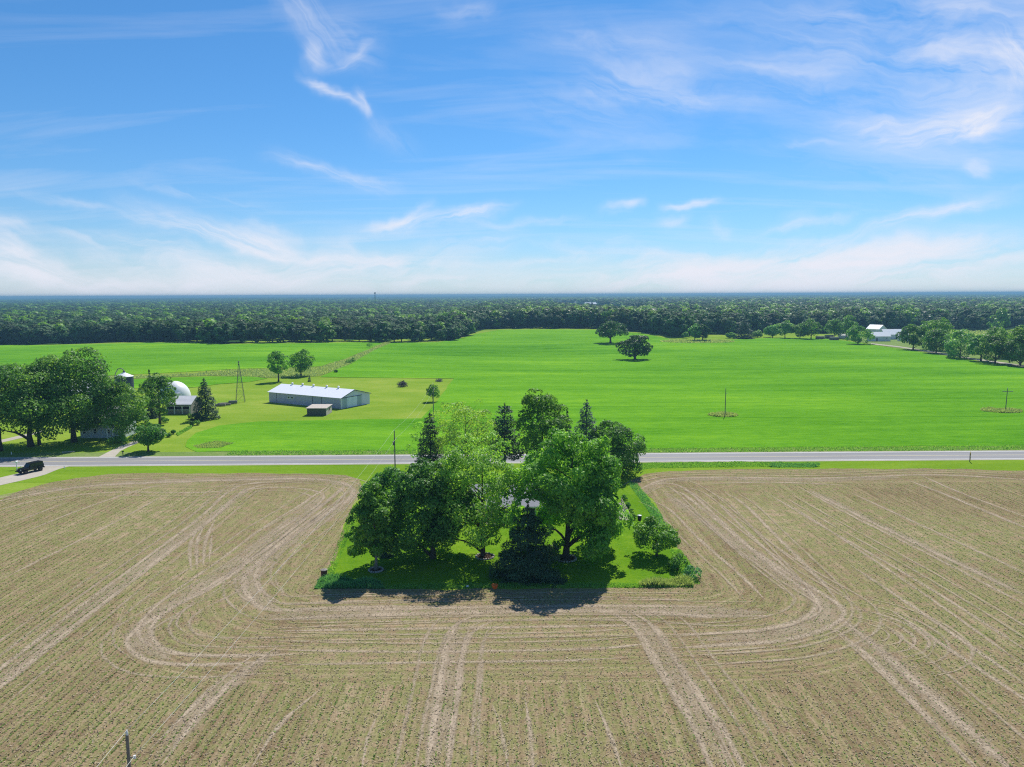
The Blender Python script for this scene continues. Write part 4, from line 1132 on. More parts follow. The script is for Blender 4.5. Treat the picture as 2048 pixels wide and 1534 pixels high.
# ---- long barn
c0, c1, c2 = G(682.4, 818), G(539, 804), G(740, 807)
u_ = c1 - c0; u_.z = 0; BL = u_.length; u_.normalize()
v_ = Vector((u_.y, -u_.x, 0)); BW = (c2 - c0).dot(v_)
bc = c0 + u_ * BL / 2 + v_ * BW / 2
bhw = top_z(c0, 682, 796.0); bhr = top_z(c0 + v_ * BW * 0.44, 702, 779.5)
brz = math.atan2(u_.y, u_.x) - PI / 2
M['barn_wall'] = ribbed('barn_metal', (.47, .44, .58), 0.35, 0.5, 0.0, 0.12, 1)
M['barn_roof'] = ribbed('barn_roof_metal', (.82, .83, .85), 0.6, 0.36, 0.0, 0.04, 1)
M['barn_end_lit'] = ribbed('barn_end_lit_metal', (.72, .67, .82), 0.35, 0.5, 0.0, 0.1, 0)  # lighter copy of the wall metal; grazing sun put into the colour
M['barn_door'] = ribbed('barn_door_metal', (.74, .76, .90), 0.5, 0.5, 0.0, 0.1, 0)
M['barn_door_dark'] = ribbed('barn_door_dark', (.40, .45, .52), 0.5, 0.5, 0.0, 0.1, 0)
barn = gable('long_barn', bc, brz, BL, BW, bhw, bhr, M['barn_wall'], M['barn_roof'], 'long grey metal barn with white roof and ridge vents', 'barn', 0.4, -0.06 * BW, 0.09, M['trim_dark'])
xe = -0.06 * BW
MB().prism([(-BW / 2, 0.02), (BW / 2, 0.02), (BW / 2, bhw - .03), (xe, bhr - .05), (-BW / 2, bhw - .03)], -BL / 2 - 0.05, -BL / 2 - 0.004).build('end_wall', M['barn_end_lit'], barn)
for f0, f1, mt in ((.045, .185, 'barn_door_dark'), (.195, .365, 'barn_door'), (.372, .545, 'barn_door'), (.555, .70, 'barn_door_dark')):
    d = MB().box(-BW / 2 + f0 * BW, -BW / 2 + f1 * BW, -BL / 2 - 0.12, -BL / 2 - 0.055, 0.08, bhw * 0.94).build('sliding_door', M[mt], barn)
MB().box(-BW / 2 + .04 * BW, -BW / 2 + .71 * BW, -BL / 2 - 0.17, -BL / 2 - 0.06, bhw * 0.945, bhw * 0.985).build('door_rail', M['trim_dark'], barn)
for f in (0.0, 1.0):
    MB().box(-BW / 2 - 0.05, -BW / 2 + 0.12, -BL / 2 - 0.08 if f == 0 else BL / 2 - .1, -BL / 2 + 0.1 if f == 0 else BL / 2 + .08, 0, bhw - .1).build('corner_trim', M['metal_white'], barn)
for f in (0.11, 0.62, 0.74):
    yy = BL / 2 - f * BL
    MB().box(-BW / 2 - 0.05, -BW / 2 - 0.004, yy - .06, yy + .06, 0, bhw - .15).build('seam_post', M['trim_dark'], barn)
for f in (0.285, 0.335):
    opening(barn, 'window', 'x', -BW / 2, BL / 2 - f * BL, bhw * 0.50, 1.15, 0.85, M['metal_white'], M['glass'], -1, 0.08, 0.16)
for f0, f1, hh in ((.12, .50, .12), (.90, 1.0, .18)):
    MB().box(-BW / 2 - 0.07, -BW / 2 - 0.006, BL / 2 - f1 * BL, BL / 2 - f0 * BL, 0, hh).build('skirt_board', M['concrete'], barn)
MB().box(-BW / 2 + .05 * BW, -BW / 2 + .19 * BW, -BL / 2 - .16, -BL / 2 - .125, 0, .35).build('skirt_board', M['concrete'], barn)
for f in (0.15, 0.30, 0.455, 0.64, 0.80):
    yy = BL / 2 - f * BL
    vt = MB().tube([(xe, yy, bhr - .1), (xe, yy, bhr + .45)], .24, 10).build('ridge_vent', M['metal_white'], barn)
    MB().tube([(xe, yy, bhr + .45), (xe, yy, bhr + .62), (xe, yy, bhr + .85)], [.42, .38, .05], 10).build('vent_cap', M['metal_white'], vt)

# ---- lean-to shed in front of it
s0, s1, s2 = G(614.3, 831), G(652.4, 831), G(661, 824.4)
su = s1 - s0; su.z = 0; SL = su.length; su.normalize(); sv = Vector((-su.y, su.x, 0)); SW = max(2.6, (s2 - s1).dot(sv))
shed = empty('lean_to_shed', s0 + su * SL / 2 + sv * SW / 2, math.atan2(su.y, su.x))
tag(shed, 'small weathered lean-to shed with sloping roof before the barn', 'shed')
zf, zb = top_z(s1, 652, 817), top_z(s2, 661, 809.5)
def wedge(mb, x0, x1, y0, y1, zf, zb, zbot=0.0):
    return mb.add([(x0, y0, zbot), (x1, y0, zbot), (x1, y1, zbot), (x0, y1, zbot), (x0, y0, zf), (x1, y0, zf), (x1, y1, zb), (x0, y1, zb)],
                  [(0, 3, 2, 1), (4, 5, 6, 7), (0, 1, 5, 4), (1, 2, 6, 5), (2, 3, 7, 6), (3, 0, 4, 7)])
wedge(MB(), -SL / 2, SL / 2, -SW / 2, SW / 2, zf, zb).build('wall', M['wood_dark'], shed)
sl_ = (zb - zf) / SW
mb = MB(); mb.add([(-SL / 2 - .3, -SW / 2 - .4, zf - .4 * sl_ + .03), (SL / 2 + .25, -SW / 2 - .4, zf - .4 * sl_ + .03), (SL / 2 + .25, SW / 2 + .3, zb + .3 * sl_ + .03), (-SL / 2 - .3, SW / 2 + .3, zb + .3 * sl_ + .03),
                   (-SL / 2 - .3, -SW / 2 - .4, zf - .4 * sl_ + .15), (SL / 2 + .25, -SW / 2 - .4, zf - .4 * sl_ + .15), (SL / 2 + .25, SW / 2 + .3, zb + .3 * sl_ + .15), (-SL / 2 - .3, SW / 2 + .3, zb + .3 * sl_ + .15)],
                  [(0, 3, 2, 1), (4, 5, 6, 7), (0, 1, 5, 4), (1, 2, 6, 5), (2, 3, 7, 6), (3, 0, 4, 7)])
mb.build('roof', M['wood_pale'], shed)
MB().box(SL / 2 + .006, SL / 2 + .05, -SW / 2, SW / 2, 0.0, zf - .05).build('end_boards', M['wood_pale'], shed)
opening(shed, 'window', 'x', SL / 2 + .05, 0.15, zf * .48, 1.1, 0.9, M['wood_pale'], M['dark_inside'], 1, 0.06, 0.1)

# ---- left farm: open fronted shed, domed building, grain bin, farmhouse, hidden barn
e0, e1 = G(333, 828.5), G(382.4, 828.0)
W_ = (e1 - e0).length
hw_ = top_z(e1, 382, 808.5)
osd = gable('open_shed', e0.lerp(e1, .5) + Vector((0, 4.0, 0)), PI / 2, W_, 8.0, hw_, hw_ + 1.9, M['wood_grey'], M['roof_tin'], 'open fronted grey shed with white tin roof and pale posts', 'shed', 0.3)
# local Y runs along -X world after the turn; front wall (towards camera) is local x = -4
MB().box(-4.06, -4.004, -W_ / 2 + .2, W_ / 2 - .2, .1, hw_ - .45).build('shed_shade_panel', M['dark_inside'], osd)  # solid dark panel over the wall, painting the shade of the open front
for k in range(4):
    yy = -W_ / 2 + .2 + (W_ - .4) * k / 3
    MB().box(-4.2, -4.065, yy - .11, yy + .11, 0, hw_ - .4).build('post', M['trim_white'], osd)
for zz in (hw_ * .42, hw_ - .55):
    MB().box(-4.17, -4.07, -W_ / 2 + .1, W_ / 2 - .1, zz, zz + .13).build('rail', M['trim_white'], osd)
MB().box(-4.16, -4.08, -W_ / 2 + .3, W_ / 2 - .3, .1, hw_ * .40).build('front_boards', M['wood_grey'], osd)

dq = G(345, 803); dr = 30 * mpp(dq); dh = top_z(dq, 355, 763)
dome = empty('domed_building', dq + Vector((0, 2, 0)), math.atan2(-dq.x, dq.y)); tag(dome, 'white round arched farm building behind the open shed', 'building')
nu, nv = 32, 10
vs = [(dr * math.cos(R(90) * j / nv) * math.cos(2 * PI * i / nu), dr * math.cos(R(90) * j / nv) * math.sin(2 * PI * i / nu), 1.0 + (dh - 1.0) * math.sin(R(90) * j / nv)) for j in range(nv) for i in range(nu)] + [(0, 0, dh)]
fs = [(j * nu + i, j * nu + (i + 1) % nu, (j + 1) * nu + (i + 1) % nu, (j + 1) * nu + i) for j in range(nv - 1) for i in range(nu)] + [((nv - 1) * nu + i, (nv - 1) * nu + (i + 1) % nu, nu * nv) for i in range(nu)]
MB().add(vs, fs).build('dome_shell', M['metal_white'], dome, True)
MB().tube([(0, 0, -.2), (0, 0, 1.0)], dr * .995, 32).build('base_wall', M['concrete'], dome)
MB().box(-1.6, 1.6, -dr - .12, -dr + .9, 0, 3.0).build('door', M['siding_white'], dome)

bq = G(252, 806); br_ = 16.5 * mpp(bq); bh = top_z(bq, 252, 753); ba = top_z(bq, 252, 744)
gb = empty('grain_bin', bq, 0); tag(gb, 'dark blue round grain bin with white cone roof and filler pipe', 'grain bin')
ring = lambda r, z, n=28: [(r * math.cos(2 * PI * k / n), r * math.sin(2 * PI * k / n), z) for k in range(n)]
MB().tube([(0, 0, -.2), (0, 0, bh)], br_, 28).build('wall', M['bin_blue'], gb)
MB().tube([(0, 0, bh), (0, 0, bh + .12), (0, 0, ba - .2), (0, 0, ba)], [br_ * 1.03, br_ * 1.04, .45, .4], 28).build('roof', M['metal_white'], gb)
MB().tube([(0, 0, ba), (0, 0, ba + .5)], [.4, .3], 12).build('roof_hatch', M['steel'], gb)
MB().tube([(-br_ * 1.15, 0, 0), (-br_ * 1.15, 0, bh * .96), (-br_ * 1.05, 0, bh + 1.0), (-br_ * .7, 0, ba + 1.0), (-br_ * .3, 0, ba + 1.25), (0, 0, ba + .6)], .13, 8).build('filler_pipe', M['steel'], gb)

# farmhouse, mostly behind the maples
hq = G(196, 879)
fh = gable('farmhouse', hq + Vector((0, 5, 0)), PI / 2, 10.4, 6.4, 5.0, 7.2, M['siding_pale'], M['shingle'], 'pale grey farmhouse almost hidden behind the big maples', 'house', 0.4, trim=M['trim_white'])
for cc in (-4.2, -1.6, 1.6, 4.2):
    for zz in (1.0, 3.3):
        opening(fh, 'window', 'x', -3.2, cc, zz, .95, 1.35, M['trim_white'], M['glass'], -1, .06, .12, True)
pr = MB(); pr.box(-5.4, -3.21, -5.1, -2.4, 2.5, 2.65); pr.build('porch_roof', M['trim_white'], fh)
for yy in (-5.0, -3.75, -2.5):
    MB().box(-5.35, -5.2, yy - .08, yy + .08, 0, 2.5).build('porch_post', M['trim_white'], fh)
MB().box(-5.35, -5.25, -5.0, -2.5, .75, .85).build('porch_rail', M['trim_white'], fh)
MB().box(.3, 1.0, 2.0, 2.7, 6.4, 8.4).build('chimney', M['brick_red'], fh)
kq = G(128, 806)
hb = gable('white_roof_barn', kq + Vector((0, 8, 0)), PI / 2, 17, 11, 3.4, 6.2, M['siding_white'], M['roof_tin'], 'white roofed barn glimpsed through the two biggest farm maples', 'barn', 0.3)
MB().box(-5.56, -5.505, -2.2, 2.2, 0, 3.0).build('door', M['wood_grey'], hb)

# ---- grey house in the yard
ga, gb2 = G(938, 1042), G(1112, 1039)
HL = gb2.x - ga.x
hw_ = top_z(gb2, 1100, 1009)
house = gable('grey_house', Vector(((ga.x + gb2.x) / 2, (ga.y + gb2.y) / 2 + 4.3, 0)), PI / 2, HL, 8.6, hw_, hw_ + 2.1, M['siding_grey'], M['shingle'], 'single storey grey house with shingle roof hidden among the yard trees', 'house', 0.45, trim=M['trim_white'])
# front faces the camera: local x = -4.3 ; local +y is world -x
def hx(px): return -(G(px, 1040).x - (ga.x + gb2.x) / 2)
opening(house, 'window', 'x', -4.3, hx(1077), hw_ - 1.35, .95, 1.2, M['trim_white'], M['glass'], -1, .07, .13)
opening(house, 'window', 'x', -4.3, hx(1035), hw_ - 1.45, 1.6, 1.25, M['trim_white'], M['glass'], -1, .07, .12)
opening(house, 'door', 'x', -4.3, hx(995), .12, 1.8, 2.05, M['trim_white'], M['glass'], -1, .07, .12)
opening(house, 'window', 'x', -4.3, hx(952), hw_ - 1.5, 1.6, 1.3, M['trim_white'], M['trim_white'], -1, .07, .12)
MB().box(-4.80, -4.70, -HL / 2 - .45, HL / 2 + .45, hw_ - .32, hw_ - .16).build('gutter', M['trim_white'], house)
MB().box(1.0, 1.6, -1.0, -.3, hw_ + 1.0, hw_ + 2.6).build('chimney', M['brick_red'], house)
MB().box(-7.3, -4.35, hx(1015), hx(965), .0, .35).build('deck', M['wood_grey'], house)
for k in range(7):
    yy = hx(1015) + (hx(965) - hx(1015)) * k / 6
    MB().box(-7.28, -7.2, yy - .04, yy + .04, .35, 1.2).build('deck_post', M['wood_pale'], house)
MB().box(-7.3, -7.2, hx(1015), hx(965), 1.2, 1.28).build('deck_rail', M['wood_pale'], house)

# ---- white farm far right
def far_building(px, py, lpx, wpx, hpx, rpx, rz, name, label, wall='siding_white', roof='barn_roof'):
    p = G(px, py); k = mpp(p); lpx, hpx, rpx = lpx * 1.12, hpx * 1.12, rpx * 1.12
    return gable(name, p, rz, lpx * k, wpx * k, hpx * k, rpx * k, M[wall], M[roof], label, 'barn', 0.35), k
M['white_roof'] = ribbed('white_roof_metal', (.82, .82, .82), 0.6, 0.4, 0, 0.05)
f1_, k1 = far_building(1757, 682, 33, 22, 9, 16, PI / 2 - .05, 'white_barn', 'front white barn with small dark door at the right farm', roof='white_roof')
opening(f1_, 'door', 'x', -11 * k1, 8 * k1, .1, 1.2, 2.4, M['trim_white'], M['dark_inside'], -1, .06)
opening(f1_, 'window', 'x', -11 * k1, -11 * k1, 1.8, 1.0, 1.0, M['trim_white'], M['glass'], -1, .06)
f2_, k2 = far_building(1787, 678, 42, 26, 9, 17.5, PI / 2 - .05, 'white_barn', 'long white roofed barn behind the front one at the right farm', roof='white_roof')
opening(f2_, 'door', 'x', -13 * k2, -3 * k2, .1, 4.0, 3.2, M['trim_white'], M['dark_inside'], -1, .06)
f3_, k3 = far_building(1752, 672, 24, 24, 13, 20, .55, 'white_barn', 'gabled white barn rising behind at the right farm', roof='white_roof')
f4_, k4 = far_building(1806, 682, 12, 16, 8, 13, .2, 'white_house', 'small white farmhouse beside the tree row', roof='white_roof')
opening(f4_, 'window', 'y', -6 * k4, 0, 1.2, 1.0, 1.3, M['trim_white'], M['glass'], -1, .06)
f5_, k5 = far_building(1687, 676, 16, 10, 5, 8, PI / 2, 'white_shed', 'small white shed in the timber yard', roof='white_roof')
# stacked timber in the yard beside it
for k, (bx, by, n_, lb) in enumerate([(1640, 678, 4, 'long low stack of brown timber at left end of the timber yard'), (1658, 677, 5, 'pale brown timber stack in the middle of the yard'), (1668, 680, 4, 'dark brown timber stack nearest the small white shed')]):
    p = G(bx, by); o = empty('timber_stack', p, rgw.uniform(-.2, .2)); tag(o, lb, 'timber', 'timber stacks by the right wood')
    for r_ in range(n_):
        MB().box(-3.2 + .2 * (r_ % 2), 3.2 - .15 * (r_ % 3), -1.2, 1.2, .1 + r_ * .55, .1 + r_ * .55 + .46).build('bundle', M['wood_pale'] if (r_ + k) % 2 else M['barrel'], o)
# roofs in the far clearing
for k in range(11):
    x = CLEAR[1][0] + rgw.uniform(-95, 95); y = rgw.uniform(2150, 2650)
    gable('far_house', Vector((x, y, 0)), rgw.uniform(0, 3.1), rgw.uniform(14, 22), rgw.uniform(9, 12), 6, 10.5, M['siding_white'] if k % 3 else M['brick_red'], M['white_roof'] if k % 2 else M['shingle'],
          'tiny pale house roof in the far clearing above the lone oaks', 'house', .3, group='tiny houses in the far clearing')

# ------------------------------------------------------------------ windmill tower
wq = G(481, 804); wh = top_z(wq, 479, 722); wb = 8.5 * mpp(wq)
wm = empty('windmill_tower', wq, .25); tag(wm, 'tall bare steel lattice windmill tower without wheel', 'tower')
cor = [(-1, -1), (1, -1), (1, 1), (-1, 1)]
def wpt(c, t): r = wb * (1 - t) + .14 * t; return Vector((c[0] * r, c[1] * r, wh * .93 * t))
for c in cor:
    MB().tube([wpt(c, 0) + Vector((0, 0, -.2)), wpt(c, 1)], [.06, .045], 6).build('leg', M['steel'], wm)
lv = [0.0, .2, .38, .54, .68, .80, .9, 1.0]
for i in range(1, len(lv)):
    for k in range(4):
        a, b = cor[k], cor[(k + 1) % 4]
        MB().tube([wpt(a, lv[i]), wpt(b, lv[i])], .026, 5).build('girt', M['steel'], wm)
        MB().tube([wpt(a, lv[i - 1]), wpt(b, lv[i])], .017, 5).build('brace', M['steel'], wm)
        MB().tube([wpt(b, lv[i - 1]), wpt(a, lv[i])], .017, 5).build('brace', M['steel'], wm)
MB().tube([(0, 0, wh * .9), (0, 0, wh)], [.12, .08], 8).build('mast', M['steel'], wm)
MB().box(-.25, .25, -.25, .25, wh * .965, wh * .99).build('gear_head', M['steel'], wm)

# ------------------------------------------------------------------ utility poles and wires
def pole(p, h, label, cross=False, lean=0.0, group='wooden utility poles', r=.125):
    o = empty('utility_pole', p, 0); o.rotation_euler = (0, lean, 0); tag(o, label, 'utility pole', group)
    MB().tube([(0, 0, -.3), (0, 0, h)], [r, r * .66], 10).build('post', M['pole'], o)
    MB().tube([(0, 0, h), (0, 0, h + .12), (0, 0, h + .3)], [.06, .07, .035], 8).build('top_insulator', M['insul'], o)
    MB().tube([(.10, 0, h - 1.35), (.34, 0, h - 1.35)], .035, 6).build('bracket', M['steel'], o)
    MB().tube([(.34, 0, h - 1.42), (.34, 0, h - 1.24)], .07, 8).build('insulator', M['insul'], o)
    if cross:
        MB().box(-1.5, 1.5, -.24, -.12, h - .95, h - .80).build('crossarm', M['pole'], o)
        for xx in (-1.35, -.7, .7, 1.35):
            MB().tube([(xx, -.18, h - .8), (xx, -.18, h - .56)], [.055, .03], 6).build('insulator', M['insul'], o)
    return o
PH = 9.5
d_ = ray(254, 1470); tt = (CAM_H - PH) / -d_.z; pA = Vector((d_.x * tt, d_.y * tt, 0))
d_ = ray(788.5, 862); tt = (CAM_H - PH) / -d_.z; pB = Vector((d_.x * tt, d_.y * tt, 0))
d_ = ray(866, 768); tt = (CAM_H - PH) / -d_.z; pC = Vector((d_.x * tt, d_.y * tt, 0))
pole(pA, PH, 'utility pole at the bottom picture edge in the crop field', r=.13)
oB = pole(pB, PH, 'utility pole by the road at the left corner of the yard trees')
MB().tube([(-.16, -.12, PH - 2.6), (-.16, -.12, PH - 1.9)], .17, 10).build('transformer', M['steel'], oB)
pole(pC, PH, 'utility pole on the mown grass above the narrow dark spruce')
p4 = G(1450, 832); pole(p4, top_z(p4, 1450, 775) - .3, 'bare utility pole in the middle of the hay field')
p5 = G(2011, 820.5); pole(p5, top_z(p5, 2014, 777), 'utility pole with crossarm in the hay field at right', True, .02)
pD = pA + (pA - pB).normalized() * 85.0
def wire(a, b, sag, label, r=.009):
    pts = [Vector(a).lerp(Vector(b), t) + Vector((0, 0, -4 * sag * t * (1 - t))) for t in np.linspace(0, 1, 25)]
    o = MB().tube(pts, r, 5).build('power_line', M['wire'], None, True); tag(o, label, 'power line', 'overhead power lines')
t1 = Vector((0, 0, PH + .28)); t2 = Vector((.34, 0, PH - 1.26))
for a, b, nm in ((pD, pA, 'running out of the bottom of the picture'), (pA, pB, 'between the bottom pole and the roadside pole'), (pB, pC, 'between the roadside pole and the mown grass pole')):
    wire(a + t1, b + t1, 1.1, 'upper thin power line ' + nm); wire(a + t2, b + t2, 1.2, 'lower thin power line ' + nm)

# far communication tower on the horizon
tq = ray(750, 592); tx, ty = tq.x / tq.y * 1900.0, 1900.0
tw = empty('cell_tower', (tx, ty, 0)); tag(tw, 'thin mast rising above the far woods on the horizon', 'mast')
tz = CAM_H + 1900 * (ray(750, 584.5).z / ray(750, 584.5).y)
MB().tube([(0, 0, 0), (0, 0, tz)], [1.2, .8], 8).build('mast', M['steel'], tw)
MB().tube([(0, 0, tz - 3.4), (0, 0, tz - .5)], 2.1, 10).build('antenna_head', M['steel'], tw)
HAZE_TOP = max(40.0, tz + 1.0)

# ------------------------------------------------------------------ off-road car on the drive
def car():
    w0, w1 = G(47, 948.2), G(77, 941.5)
    p = G(61, 944.5); d = G(40, 949.5) - G(83, 940.0); d.z = 0
    o = empty('off_road_car', Vector((p.x, p.y, .03)), math.atan2(d.y, d.x)); tag(o, 'black boxy off-road car parked on the gravel drive', 'car')
    Pm = M['car_paint']
    # +x = front; length 4.6, width 1.85
    MB().prism([(-2.15, .55), (2.1, .55), (2.15, .75), (2.12, 1.02), (.78, 1.12), (.70, 1.16), (-2.2, 1.16), (-2.22, .7)], -.80, .80).build('body', Pm, o)
    MB().prism([(-2.18, 1.16), (.66, 1.16), (.30, 1.78), (-2.12, 1.80)], -.72, .72).build('cabin', Pm, o)
    MB().prism([(-2.14, 1.80), (.26, 1.785), (.26, 1.84), (-2.14, 1.86)], -.74, .74).build('roof', Pm, o)
    MB().prism([(.69, 1.20), (.345, 1.75), (.385, 1.75), (.73, 1.20)], -.64, .64).build('windscreen', M['glass'], o)
    for sy in (-1, 1):
        for a, b in ((-2.05, -1.25), (-1.15, -.42), (-.32, .28)):
            lo, hi = sorted((sy * .722, sy * .74)); MB().box(a, b, lo, hi, 1.24, 1.70).build('side_window', M['glass'], o)
        for a, b in ((-1.2, -.40), (-.36, .62)):
            lo, hi = sorted((sy * .802, sy * .83)); dr_ = MB().box(a, b, lo, hi, .58, 1.13).build('door', Pm, o)
            lo, hi = sorted((sy * .832, sy * .86)); MB().box(a + .05, a + .22, lo, hi, .98, 1.03).build('handle', M['rim'], dr_)
        for xx in (-1.45, 1.42):
            lo, hi = sorted((sy * .78, sy * .97))
            MB().prism([(xx - .58, .72), (xx - .38, .98), (xx + .38, .98), (xx + .60, .70), (xx + .52, .70), (xx + .33, .90), (xx - .33, .90), (xx - .50, .72)], lo, hi).build('fender', M['tyre'], o)
            cy_ = sy * .80
            ty = MB().tube([(xx, cy_ - .13, .41), (xx, cy_ + .13, .41)], .41, 20).build('tyre', M['tyre'], o)
            lo, hi = sorted((sy * .925, sy * .945)); MB().tube([(xx, sy * .93, .41), (xx, sy * .95, .41)], .25, 14).build('rim', M['rim'], ty)
        MB().tube([(2.14, sy * .55, .88), (2.17, sy * .55, .88)], .11, 12).build('headlight', M['lamp'], o)
        lo, hi = sorted((sy * .62, sy * .76)); MB().box(-2.25, -2.225, lo, hi, .85, 1.1).build('tail_light', M['lamp_red'], o)
        lo, hi = sorted((sy * .80, sy * 1.0)); MB().box(.42, .52, lo, hi, 1.16, 1.34).build('wing_mirror', Pm, o)
    MB().box(2.155, 2.18, -.38, .38, .72, 1.0).build('grille', M['tyre'], o)
    MB().box(2.12, 2.40, -.82, .82, .52, .70).build('bumper', M['tyre'], o)
    MB().box(-2.40, -2.18, -.82, .82, .52, .70).build('bumper', M['tyre'], o)
    MB().tube([(-2.26, 0, 1.05), (-2.50, 0, 1.05)], .40, 18).build('spare_wheel', M['tyre'], o)
    MB().prism([(.85, 1.125), (2.0, 1.045), (2.0, 1.06), (.85, 1.15)], -.55, .55).build('bonnet', Pm, o)
car()

# ------------------------------------------------------------------ roadside bits
def mailbox(px, py, pt, label, mat, arm=True, rz=0.0):
    p = G(px, py); h = top_z(p, px, pt); o = empty('mailbox', p, rz); tag(o, label, 'mailbox')
    MB().box(-.06, .06, -.06, .06, -.1, h).build('post', mat, o)
    if arm:
        MB().box(-.75, .75, -.05, .05, h - .32, h - .22).build('arm', mat, o)
    pr = [(-.13 + .13 * (1 - math.cos(t)) * 1.0, h - .2 + .10 + .13 * math.sin(t)) for t in np.linspace(0, PI, 8)]
    MB().prism([(-.13, h - .2)] + [(x - 0.0, z) for x, z in pr] + [(.13, h - .2)], -.3, .3).build('box', mat, o)
mailbox(34, 939, 922, 'white mailbox post with cross arm by the black car', M['trim_white'])
mailbox(246, 911, 902, 'dark mailbox on a post at the farm drive', M['trim_dark'], False)
for px, py, pt, lb in ((42.5, 939, 932, 'short white marker stake right of the white mailbox'), (129, 937, 932, 'short white marker stake at the drive curve'), (23, 909, 904, 'pale marker stake on the shaded verge under the maples')):
    p = G(px, py); h = top_z(p, px, pt); o = empty('marker_stake', p); tag(o, lb, 'stake', 'white marker stakes by the road')
    MB().box(-.07, .07, -.05, .05, -.1, h).build('post', M['trim_white'], o)
    MB().box(-.075, .075, -.06, -.052, h * .65, h * .9).build('reflector', M['insul'], o)
# yellow warning sign at the right, turned towards traffic
p = G(1940, 924); h = top_z(p, 1940, 902)
sg = empty('road_sign', p, R(64)); tag(sg, 'yellow warning sign on two dark posts beside the road', 'road sign')
for sy in (-.28, .28):
    MB().box(sy - .05, sy + .05, .02, .1, -.2, h * .80).build('post', M['trim_dark'], sg)
hh = .55
MB().prism([(0, h - 2 * hh), (hh, h - hh), (0, h), (-hh, h - hh)], -.02, .015).build('sign_panel', M['sign_yellow'], sg)
MB().prism([(-.42, h - 1.85), (.42, h - 1.85), (.42, h - 1.08), (-.42, h - 1.08)], -.025, .012).build('plaque', M['sign_yellow'], sg)
MB().prism([(-.12, h - .75), (.12, h - .75), (.12, h - .35), (-.12, h - .35)], -.035, -.026).build('symbol', M['trim_dark'], sg)

# logs by the windmill
LG = 'logs lying left of the windmill tower'
for px, py, L_, r_, a_, lb in ((466, 807.5, 2.6, .55, .35, 'thick pale log nearest the windmill tower'), (450, 811, 3.4, .32, .3, 'long pale log in the middle of the log row'), (441, 812.5, 3.0, .4, .25, 'brown log at the spruce end of the log row'), (446, 809, 3.2, .3, .6, 'thin log lying behind the long pale log'), (455, 808, 4.0, .25, .1, 'grey log between long pale log and thick log')):
    p = G(px, py); o = empty('log', p + Vector((0, 0, r_)), a_); tag(o, lb, 'log', LG)
    MB().tube([(-L_ / 2, 0, 0), (0, 0, .03), (L_ / 2, 0, 0)], [r_, r_ * .95, r_ * .9], 10).build('bark', M['bark_pale'], o)
    for sx in (-1, 1):
        MB().tube([(sx * L_ / 2, 0, 0), (sx * (L_ / 2 + .015), 0, 0)], r_ * .8, 10).build('cut_end', M['wood_pale'], o)
p = G(137, 905); o = empty('log', p + Vector((0, 0, .12)), .25); tag(o, 'thin pale pole lying on the shaded farm lawn', 'log')
MB().tube([(-1.3, 0, 0), (1.3, 0, .05)], [.12, .09], 8).build('bark', M['wood_pale'], o)

# brush piles
def brush_pile(px, py, w, h, n, label, mat):
    rg = rng(); p = G(px, py); o = empty('brush_pile', p); tag(o, label, 'brush pile', 'brush piles on the mown corner')
    st = MB().tube([(-.5, 0, 0), (-.1, .03, .04), (.5, 0, 0)], [.045, .035, .015], 5).mesh('branch', mat)
    for k in range(n):
        q = link(bpy.data.objects.new('branch', st), o)
        a = rg.uniform(0, 2 * PI); rr = w / 2 * math.sqrt(rg.random()) * .8
        zz = max(.1, h * (1 - (rr / (w / 2)) ** 2) * rg.uniform(.25, 1))
        q.location = (rr * math.cos(a), rr * math.sin(a), zz); q.rotation_euler = (rg.normal(0, .3), rg.normal(0, .45), rg.uniform(0, 6.28))
        s_ = rg.uniform(1.2, 2.6); q.scale = (s_, 1.6, 1.6)
brush_pile(805, 773, 3.8, 2.0, 150, 'dark heaped brush pile on the mown grass', M['wood_dark'])
brush_pile(878, 763, 2.6, .8, 50, 'low pale brush pile at the field corner', M['wood_grey'])

# yard bits
def barrel(px, py, d, h, label, mat, lidmat, name, cat):
    p = G(px, py); o = empty(name, p); tag(o, label, cat)
    r = d / 2
    MB().tube([(0, 0, 0), (0, 0, h * .33), (0, 0, h * .35), (0, 0, h * .66), (0, 0, h * .68), (0, 0, h)], [r * .92, r * .96, r, r, r * 1.03, r * 1.05], 18).build('body', mat, o)
    MB().tube([(0, 0, h), (0, 0, h + .05), (0, 0, h + .11)], [r * 1.12, r * 1.12, r * .6], 18).build('lid', lidmat, o)
barrel(648.5, 1155, .75, .95, 'rusty brown barrel at the left front corner of the yard', M['barrel'], M['wood_grey'], 'barrel', 'barrel')
barrel(1279, 1042, .6, .85, 'black round bin with pale lid by the garden fence', M['bin_black'], M['bin_lid'], 'rubbish_bin', 'bin')
p = G(990, 1177); o = empty('orange_tub', p, .4); tag(o, 'small bright orange tub at the field edge before the spruce', 'tub')
MB().tube([(0, 0, .0), (0, 0, .42)], [.27, .36], 14).build('body', M['orange'], o); MB().tube([(0, 0, .42), (0, 0, .47)], [.39, .39], 14).build('rim', M['orange'], o)
p = G(935, 1175); o = MB().tube([(-.12, 0, .0), (-.05, .03, .12), (.06, .02, .16), (.15, 0, .05)], [.06, .15, .15, .05], 8).build('white_stone', M['paint_white'], None, True)
o.location = p; tag(o, 'small white stone at the field edge left of the orange tub', 'stone')

